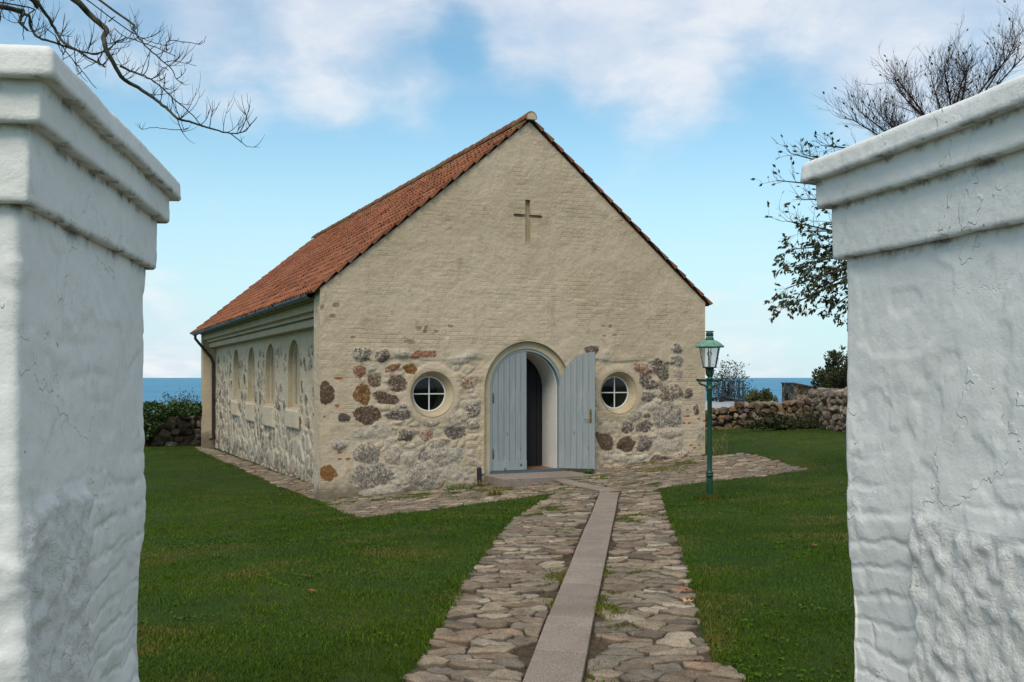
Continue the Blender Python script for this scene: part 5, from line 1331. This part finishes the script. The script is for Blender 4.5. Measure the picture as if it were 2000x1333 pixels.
def leafy_tree():
    rr = random.Random(5); D = 15.0; s = D/F_PX; bx = (1850-HX)*s; by = D; zb = float(gz(bx, by)); org = Vector((bx,by,zb))
    t = thing('leafy_tree', 'wind bent tree behind the right gate pillar, bare on top, leafy low down', 'tree', (bx,by,zb))
    def wp(px, py, dz=0): return Vector(((px-HX)*s, D+dz, EYE-(py-HY)*s))-org
    m = MB(); tw = MB(); lf = MB()
    tr = smooth([Vector((0,0,-.3)), Vector((-.05,0,1.0)), wp(1838,560), wp(1830,420), wp(1850,300)]); m.tube(tr, np.linspace(.17,.07,len(tr)), 10)
    fork = [wp(1836,520), wp(1831,430), wp(1840,350), wp(1850,300)]
    # bare upper limbs
    for (px, py, f, dz) in ((1668,236,2,.0),(1700,200,2,.5),(1735,175,3,-.4),(1770,168,3,.3),(1810,160,3,-.6),(1850,150,3,.5),(1885,140,3,0),(1925,120,3,.6),(1960,105,3,-.3),(1995,90,3,.2),(2040,80,3,.4),(1700,250,2,-.5),(1760,230,2,.4)):
        a = fork[f]; b = wp(px, py, dz); mid = a.lerp(b, .5)+Vector((rr.uniform(-.1,.1), rr.uniform(-.2,.2), .06))
        sp = smooth([a, mid, b], 6); tw.tube(sp, np.linspace(.026,.005,len(sp)), 6)
        for k in range(len(sp)//3, len(sp)):
            for _ in range(4):
                dd = (b-a).normalized()*.6+Vector((rr.uniform(-1,1), rr.uniform(-1,1), rr.uniform(-.2,1.1)))
                e = []; twig(tw, sp[k], dd, rr.uniform(.30,.62), .0040, 2, rr, .5, e, .26, (2,3))
                for q, d in e:
                    if rr.random() < .02: leaf_quad(lf, q, d, .06, .035, rr)
    # sparse middle limbs
    for (px, py, f, dz) in ((1545,300,1,.0),(1530,345,1,.3),(1560,395,1,-.2),(1585,290,1,.4),(1540,430,0,.1),(1600,350,1,.2),(1610,285,2,0)):
        a = fork[f]; b = wp(px, py, dz); mid = a.lerp(b, .55)+Vector((0, rr.uniform(-.2,.2), .10))
        sp = smooth([a, mid, b], 6); m.tube(sp, np.linspace(.030,.006,len(sp)), 6)
        for k in range(len(sp)-5, len(sp)):
            for _ in range(2):
                dd = (b-a).normalized()+Vector((rr.uniform(-.8,.8), rr.uniform(-.8,.8), rr.uniform(-.5,.9)))
                e = []; twig(tw, sp[k], dd, rr.uniform(.18,.36), .0046, 1, rr, .35, e, .3, (2,3))
                for q, d in e:
                    if rr.random() < .22: leaf_quad(lf, q, d+Vector((0,0,-.5)), .085, .045, rr)
    # leafy drooping limbs
    for (px, py, f, dz) in ((1548,520,0,.1),(1530,565,0,-.2),(1540,600,0,.2),(1560,480,0,.4),(1585,545,0,-.4),(1575,450,0,.1),(1600,500,0,.5),(1610,560,0,.3),(1600,440,0,-.3),(1640,520,0,.0),(1640,470,0,.2),(1565,588,0,.3),(1650,608,0,.0),(1635,600,0,.3)):
        a = fork[f]; b = wp(px, py, dz); mid = a.lerp(b, .55)+Vector((0, rr.uniform(-.2,.2), .16))
        sp = smooth([a, mid, b], 6); m.tube(sp, np.linspace(.026,.006,len(sp)), 6)
        for k in range(len(sp)-6, len(sp)):
            for _ in range(2):
                dd = (b-a).normalized()*.8+Vector((rr.uniform(-.8,.8), rr.uniform(-.8,.8), rr.uniform(-.9,.6)))
                e = []; twig(tw, sp[k], dd, rr.uniform(.18,.34), .0044, 1, rr, -.15, e, .3, (2,4))
                for q, d in e:
                    for _ in range(4):
                        if rr.random() < .55: leaf_quad(lf, q+Vector((rr.uniform(-.02,.02), rr.uniform(-.02,.02), rr.uniform(-.02,.02))), d+Vector((rr.uniform(-.6,.6),rr.uniform(-.6,.6),-.5)), rr.uniform(.05,.09), .036, rr)
    m.build('trunk', M_BARK, t, True); tw.build('crown', M_TWIG, t); lf.build('foliage', M_LEAFD, t)
leafy_tree()
def bush(name, label, cat, px0, px1, pyt, D, base_z, matl, seed, dens, twigs=20, leafL=.07, lvl=2, spread=.5, zlift=0):
    rr = random.Random(seed); s = D/F_PX; x0, x1 = (px0-HX)*s, (px1-HX)*s; cx = (x0+x1)/2
    t = thing(name, label, cat, (cx, D, base_z)); zt = EYE-(pyt-HY)*s-base_z
    tw = MB(); lf = MB()
    for i in range(twigs):
        bx = rr.uniform(-.5,.5)*(x1-x0)*spread; a = Vector((bx, rr.uniform(-.3,.3), 0)); w = (x1-x0)/2
        tx = rr.uniform(-1,1); tip = Vector((tx*w*.85, rr.uniform(-.6,.6), zt*(1-.45*abs(tx)**2)*rr.uniform(.6,.95)))
        mid = a.lerp(tip, .5)+Vector((rr.uniform(-.1,.1), 0, .08*zt)); sp = smooth([a, mid, tip], 5); tw.tube(sp, np.linspace(.022,.006,len(sp)), 5)
        for k in range(3, len(sp)):
            e = []; dd = (tip-a).normalized()+Vector((rr.uniform(-.9,.9), rr.uniform(-.9,.9), rr.uniform(-.3,.9)))
            twig(tw, sp[k], dd, rr.uniform(.12,.26)*zt, .0055, lvl-1, rr, .3, e, .3, (1,3))
            for q, d in e:
                for _ in range(dens if dens >= 1 else (1 if rr.random() < dens else 0)):
                    leaf_quad(lf, q+Vector((rr.uniform(-1,1),rr.uniform(-1,1),rr.uniform(-1,1)))*.09, d+Vector((rr.uniform(-.8,.8),rr.uniform(-.8,.8),rr.uniform(-.6,.6))), leafL*rr.uniform(.7,1.3), leafL*.55, rr)
    tw.build('stems', M_TWIG, t); lf.build('foliage', matl, t); return t
bush('bush', 'half bare windblown bush behind the tank railing', 'bush', 1378, 1470, 708, 42.0, float(gz(9,42))-.2, M_LEAFO, 3, .55, 30, .11, 2, .25)
bush('bush', 'dark dense leafy bush beside the right gate pillar, above the stone wall', 'bush', 1596, 1760, 692, 36.5, float(gz(13,36))-.1, M_LEAFD, 8, 5, 44, .13, 2, .7)
bush('bush', 'low rounded green bush between the tank and the stone tower', 'bush', 1450, 1518, 769, 40.0, float(gz(10,40))-.2, M_LEAFO, 12, 5, 46, .10, 2, 1.0)
bush('shrub', 'thin leggy shrub standing up behind the ivy hedge against the sea', 'shrub', 296, 400, 768, 35.6, float(gz(-12.5,36))+.55, M_LEAFO, 14, 1, 26, .075, 2, 1.0)
def ivy():
    rr = random.Random(23); D = 34.2; s = D/F_PX; cx = (335-HX)*s; zb = float(gz(cx, D))
    t = thing('ivy_hedge', 'dark green ivy spilling over the top of the left stone wall', 'ivy', (cx, D, zb))
    lf = MB(); st = MB()
    def X(px): return (px-HX)*s-cx
    def Z(py): return EYE-(py-HY)*s-zb
    for i in range(5200):
        px = rr.uniform(225, 420); u = (px-225)/195
        lowy = 812+ (46*ss(345,290,px)) ; topy = 794+3*math.sin(px*.12)
        py = rr.uniform(topy-2, lowy) if rr.random() < .8 else rr.uniform(topy-5, topy+6)
        f = (py-topy)/20
        p = Vector((X(px), -.42-.16*math.sin(min(max(f,0),1)*3.1)+rr.uniform(-.08,.10)+( .5*rr.random() if py < topy+6 else 0), Z(py)+.06*float(vn(px*.12,py*.12,4))))
        leaf_quad(lf, p, Vector((rr.uniform(-1,1), -.5+rr.uniform(-.5,.5), rr.uniform(-.9,.5))), rr.uniform(.07,.13), .09, rr)
    for i in range(40):
        px = rr.uniform(225, 415); z0 = Z(rr.uniform(815,850)); st.tube([(X(px),-.44,z0),(X(px)+rr.uniform(-.2,.2),-.46,z0+.3),(X(px)+rr.uniform(-.3,.3),-.40,Z(798))], .008, 5)
    st.build('stems', M_TWIG, t); lf.build('foliage', M_IVY, t)
ivy()
def brambles():
    rr = random.Random(31); gx, gy = gpt(1585, 838); gy -= .1; zb = float(gz(gx, gy))
    t = thing('bramble', 'dry brown bramble tangle at the foot of the wall near the right pillar', 'bramble', (gx, gy, zb)); st = MB(); lf = MB(); s = gy/F_PX
    for i in range(260):
        x = rr.uniform(-62, 55)*s; hh = rr.uniform(.15,.75)*(1-.5*abs(x/(65*s))); a = Vector((x, rr.uniform(-.1,.25), -.05)); e = []
        twig(st, a, Vector((rr.uniform(-.6,.6), rr.uniform(-.5,.2), 1)), hh, .006, 1, rr, -.3, e, .35, (1,3))
        for q, d in e:
            if rr.random() < .6: leaf_quad(lf, q, d, .09, .05, rr)
    for i in range(900):
        x = rr.gauss(-75, 32)*s; leaf_quad(lf, Vector((x, rr.uniform(-.25,.1), abs(rr.gauss(0,.16)))), Vector((rr.uniform(-1,1),-.4,rr.uniform(-.3,1))), .12, .06, rr)
    st.build('stems', M_BARK, t); lf.build('foliage', M_LEAFD, t)
brambles()
def dry_weed():
    rr = random.Random(3); gx, gy = gpt(1404, 888); zb = float(gz(gx, gy)); t = thing('weed', 'tall dry yellow weed at the right corner of the chapel', 'weed', (gx, gy, zb)); m = MB(); lf = MB()
    for i in range(13):
        e = []; twig(m, Vector((rr.uniform(-.12,.20), rr.uniform(-.1,.1), -.02)), Vector((rr.uniform(-.3,.3), rr.uniform(-.3,.3), 1)), rr.uniform(.14,.42), .004, 1, rr, .5, e, .2, (2,4))
        for q, d in e: leaf_quad(lf, q, d, .05, .02, rr)
    m.build('stems', M_DRY, t); lf.build('foliage', M_DRY, t)
dry_weed()

# ------------------------------------------------------------------ grass
def m_grass():
    m, nt, b = mat('grass_blade', .75, spec=.08); A = attr(nt, 'col'); setc(nt, b, A[0]); return m
def blades(name, X, Y, H, Wd, COLR, lean, label=None, cat=None):
    rs = np.random.RandomState(7); n = len(X); Z = gz(X, Y)+.004
    an = rs.rand(n)*2*np.pi; dx, dy = np.cos(an), np.sin(an); la = rs.rand(n)*2*np.pi; ln = lean*rs.rand(n)*H
    lx, ly = np.cos(la)*ln, np.sin(la)*ln
    P = np.zeros((n, 5, 3))
    for k, (t, w) in enumerate(((0,.5),(0,-.5),(.55,.36),(.55,-.36),(1,0))):
        P[:,k,0] = X+dx*Wd*w+lx*t*t; P[:,k,1] = Y+dy*Wd*w+ly*t*t; P[:,k,2] = Z+H*t*(1-.25*(t*lean*rs.rand(n)*.5))
    base = (np.arange(n)*5)[:,None]
    loops = (base+np.array([0,1,3,2,2,3,4])[None]).ravel()
    starts = (np.arange(n)[:,None]*7+np.array([0,4])[None]).ravel()
    me = bpy.data.meshes.new(name); me.vertices.add(n*5); me.vertices.foreach_set('co', P.astype(np.float32).ravel())
    me.loops.add(n*7); me.loops.foreach_set('vertex_index', loops.astype(np.int32)); me.polygons.add(n*2); me.polygons.foreach_set('loop_start', starts.astype(np.int32))
    C = np.repeat(np.concatenate([COLR, np.ones((n,1))], 1)[:,None,:], 5, 1)
    ca = me.attributes.new('col', 'FLOAT_COLOR', 'POINT'); ca.data.foreach_set('color', C.astype(np.float32).ravel())
    me.update(calc_edges=True); me.materials.append(M_GRASS); o = bpy.data.objects.new(name, me); COL.objects.link(o); return stuff(o, label, cat)
M_GRASS = m_grass(); M_CLOVER = m_leaf('clover_leaf', (.040,.090,.008), (.075,.130,.014), .85); M_CLOVER.node_tree.nodes['Principled BSDF'].inputs['Specular IOR Level'].default_value = .03
def grass_colour(X, Y, rs):
    n = len(X); a = fbm(X*.45, Y*.45, 3, 4)*.5+.5; b = fbm(X*1.7, Y*1.7, 9, 4)*.5+.5
    g1 = np.array([.026,.064,.004]); g2 = np.array([.082,.128,.008]); dry = np.array([.165,.130,.034]); blu = np.array([.046,.098,.018])
    t = np.clip(a*1.6-.3+rs.normal(0,.16,n), 0, 1)[:,None]; c = g1*(1-t)+g2*t
    d = np.clip((b-.53)*3.4+rs.normal(0,.10,n), 0, .75)[:,None]; c = c*(1-d)+dry*d
    e = (ss(.55,.7,fbm(X*.8+40, Y*.8, 5, 3)*.5+.5)*.6)[:,None]; c = c*(1-e)+blu*e
    return c*np.clip(rs.normal(1,.22,n), .5, 1.7)[:,None]
def lawn():
    rs = np.random.RandomState(2)
    XS = []; YS = []
    for (y0, y1, dn) in ((4.4,7,5200),(7,10,3300),(10,14,1900),(14,20,900),(20,36,330)):
        xa, xb = -.47*y1-.3, .47*y1+.3; n = int(dn*(xb-xa)*(y1-y0)); x = rs.uniform(xa, xb, n); y = rs.uniform(y0, y1, n)
        k = np.abs(x) < .47*y+.3; XS.append(x[k]); YS.append(y[k])
    X = np.concatenate(XS); Y = np.concatenate(YS)
    d = paved(X, Y)+fbm(X*5, Y*5, 31, 3)*.06
    u, v = w2loc(X, Y); inside = (u > -.03)&(u < WID+.05)&(v > -.02)&(v < LEN)
    bare = fbm(X*1.1, Y*1.1, 77, 5)+.25*fbm(X*5, Y*5, 78, 3) > .30
    keep = (d > 0)&~inside&~(bare & (rs.rand(len(X)) < .75))
    # a few blades creep over the stones' edges
    X, Y, d = X[keep], Y[keep], d[keep]; n = len(X)
    tuft = fbm(X*2.6, Y*2.6, 55, 4)*.5+.5
    H = (.015+.027*tuft)*rs.uniform(.6,1.35,n)*(1+.35*ss(.25,.0,d)); Wd = .0042+.00028*Y
    blades('grass', X, Y, H, Wd, grass_colour(X, Y, rs), .9, 'short dark green lawn grass on both sides of the path', 'grass')
    # clover, rosettes and moss growing through the turf
    m = MB(); rr = random.Random(77)
    n = 5200; x = rs.uniform(-6.5, 7.5, n); y = 4.6+14*rs.rand(n)**1.5; d = paved(x, y); u, v = w2loc(x, y)
    f = fbm(x*.7+11, y*.7, 19, 4); k = (d > .06)&(f > .10)&(np.abs(x) < .5*y)&~((u > -.05)&(v > -.05)&(u < WID)); x, y = x[k], y[k]; z = gz(x, y)
    for a, b, c in zip(x, y, z):
        for q in range(rr.randint(3, 7)):
            w_ = rr.uniform(0, 6.283); r = rr.uniform(0, .05); leaf_quad(m, Vector((a+r*math.cos(w_), b+r*math.sin(w_), c+rr.uniform(.018,.034))), Vector((math.cos(w_), math.sin(w_), rr.uniform(-.1,.35))), rr.uniform(.018,.040), rr.uniform(.014,.026), rr)
    stuff(m.build('lawn_weeds', M_CLOVER), 'pale green clover and small rosette weeds scattered through the lawn', 'weeds')
    # weeds and grass in the joints of the paving
    n = 60000; x = rs.uniform(-5.2, 7.5, n*4); y = rs.uniform(5.0, 21.5, n*4)
    d = paved(x, y); ds = np.minimum(np.abs(polydist(x, y, SLAB)), 9)
    side = polydist(x, y, SLAB)
    u, v = w2loc(x, y)
    f = fbm(x*1.5, y*1.5, 91, 4); nearslab = (side > .005)&(side < .07)&(fbm(x*.9, y*.9, 14, 3) > -.02)
    ap = (v > -2.4)&(v < -.12)&(f > .20)
    p = (d < -.02)&(nearslab | ap | ((f > .36)&(side > .05)))&(side > 0)&(polydist(x,y,DIAG) > 0)&(polydist(x,y,STEP) > 0)&~((u > -.02)&(v > -.02)&(u < WID+.02))
    x, y = x[p], y[p]; k = rs.rand(len(x)) < .8; x, y = x[k], y[k]
    # clump them
    cl = 420; ci = rs.randint(0, len(x), cl); gx = []; gy = []
    for i in ci:
        m_ = rs.randint(25, 70); r = rs.uniform(.02,.09); gx.append(x[i]+rs.normal(0, r, m_)); gy.append(y[i]+rs.normal(0, r*.7, m_))
    x = np.concatenate(gx); y = np.concatenate(gy)
    u, v = w2loc(x, y); k = (polydist(x,y,SLAB) > -.012)&(polydist(x,y,DIAG) > -.01)&(polydist(x,y,STEP) > 0)&(v < -.01); x, y = x[k], y[k]; n = len(x)
    c = grass_colour(x, y, rs)*1.15; c[rs.rand(n) < .10] = (.16,.13,.03)
    blades('path_weeds', x, y, rs.uniform(.014,.042,n), np.full(n, .008), c, 1.1, 'small green weeds growing in the joints of the stone paving', 'weeds')
    # longer tuft round the lamp foot
    gx_, gy_ = gpt(1386, 976); n = 900; a = rs.rand(n)*6.283; r = np.abs(rs.normal(.10,.07,n)); x = gx_+r*np.cos(a)*1.4; y = gy_+r*np.sin(a)
    blades('grass_tuft', x, y, rs.uniform(.03,.09,n), np.full(n,.007), grass_colour(x,y,rs)*.8, 1.0, 'longer dark grass left uncut round the lamp post foot', 'grass')
lawn()

# ------------------------------------------------------------------ broad leaved weeds and fallen leaves
def tuft_things():
    rr = random.Random(2)
    for (px, py, w, lab, yl) in ((938,952,.16,'yellowing weed tuft growing at the foot of the black post',1),(1022+128,928,.09,'small green weed on the right end of the doorstep',0),(850+48,958,.24,'widest green weed patch on the paving below the left round window',0),
                               (968,970,.12,'yellow green weed tuft between the grass edge and the doorstep',1)):
        gx, gy = gpt(px, py); 
        u, v = w2loc(gx, gy); zb = float(gz(gx, gy))
        if 3.1 < u < 4.93 and v > -.87: zb = ZTH-.045
        t = thing('weed', lab, 'weed', (gx, gy, zb)); m = MB(); st = MB()
        for i in range(90):
            a = rr.uniform(0, 6.283); r = w*math.sqrt(rr.random()); p = Vector((r*math.cos(a), r*.6*math.sin(a), rr.uniform(.0,.05)))
            leaf_quad(m, p, Vector((math.cos(a), math.sin(a), rr.uniform(.3,1.6))), rr.uniform(.04,.09), .025, rr)
        for i in range(14): st.tube([(rr.uniform(-w,w)*.5,rr.uniform(-w,w)*.3,-.01),(rr.uniform(-w,w)*.7,rr.uniform(-w,w)*.4,rr.uniform(.06,.14))], .003, 4)
        m.build('foliage', M_DRY if yl else M_WEED, t); st.build('stems', M_DRY if yl else M_WEED, t)
tuft_things()
def fallen_leaf(px, py, size, colr, label, rot, lift=.02):
    rr = random.Random(int(px+py)); gx, gy = gpt(px, py); m = MB(); pts = []
    lob = [(0,1.0),(22,.50),(48,.92),(75,.42),(105,.80),(135,.40),(172,.45),(188,.45),(225,.40),(255,.80),(285,.42),(312,.92),(338,.50)]
    for a, r in lob: pts.append((size*r*.62*math.sin(R(a)), size*r*.62*math.cos(R(a)), rr.uniform(-.1,.28)*size*r))
    n = len(pts); m.add([(0,0,0)]+pts, [(0,(i+1)%n+1,i+1) for i in range(n)], 0, (1,1,1,1)); m.tube([(0,-.02*size,0),(0,-.75*size,.03*size)], .002, 4)
    mt, nt, b = mat('fallen_leaf_skin', .6, colr); setc(nt, b, mixc(nt, noise(nt, obj_co(nt), 30, 4, .6), tuple(k*.6 for k in colr), tuple(k*1.3 for k in colr)))
    o = m.build('fallen_leaf', mt); o.location = (gx, gy, float(gz(gx, gy))+lift); o.rotation_euler = (rr.uniform(-.15,.15), rr.uniform(-.15,.15), rot)
    tag(o, label, 'leaf', 'fallen autumn leaves')
OR, TA, BR = (.36,.085,.025), (.50,.27,.11), (.20,.075,.03)
fallen_leaf(1338,1164,.105,OR,'large orange red fallen leaf on the right edge of the path',1.2,.05)
fallen_leaf(1343,1188,.10,TA,'pale tan fallen leaf on the right edge of the path stones',.4,.05)
fallen_leaf(602,1134,.08,BR,'dark brown fallen leaf midway across the left lawn',2.0,.04)
fallen_leaf(609,1165,.07,OR,'bright orange fallen leaf lying midway across the left lawn',.2,.045)
fallen_leaf(439,917,.11,BR,'rust brown fallen leaf on grass by the far end of the side paving',.8,.04)
fallen_leaf(549,970,.10,BR,'rust brown fallen leaf on grass near the front left corner of the chapel',1.8,.04)
fallen_leaf(1591,1073,.08,BR,'brown fallen leaf on the lawn to the right of the lamp post',.1,.04)
fallen_leaf(423,1093,.08,BR,'brown fallen leaf on the lawn near the left gate pillar',2.6,.04)
fallen_leaf(1364,1299,.06,OR,'small orange fallen leaf at the near right corner of the path',.9,.03)
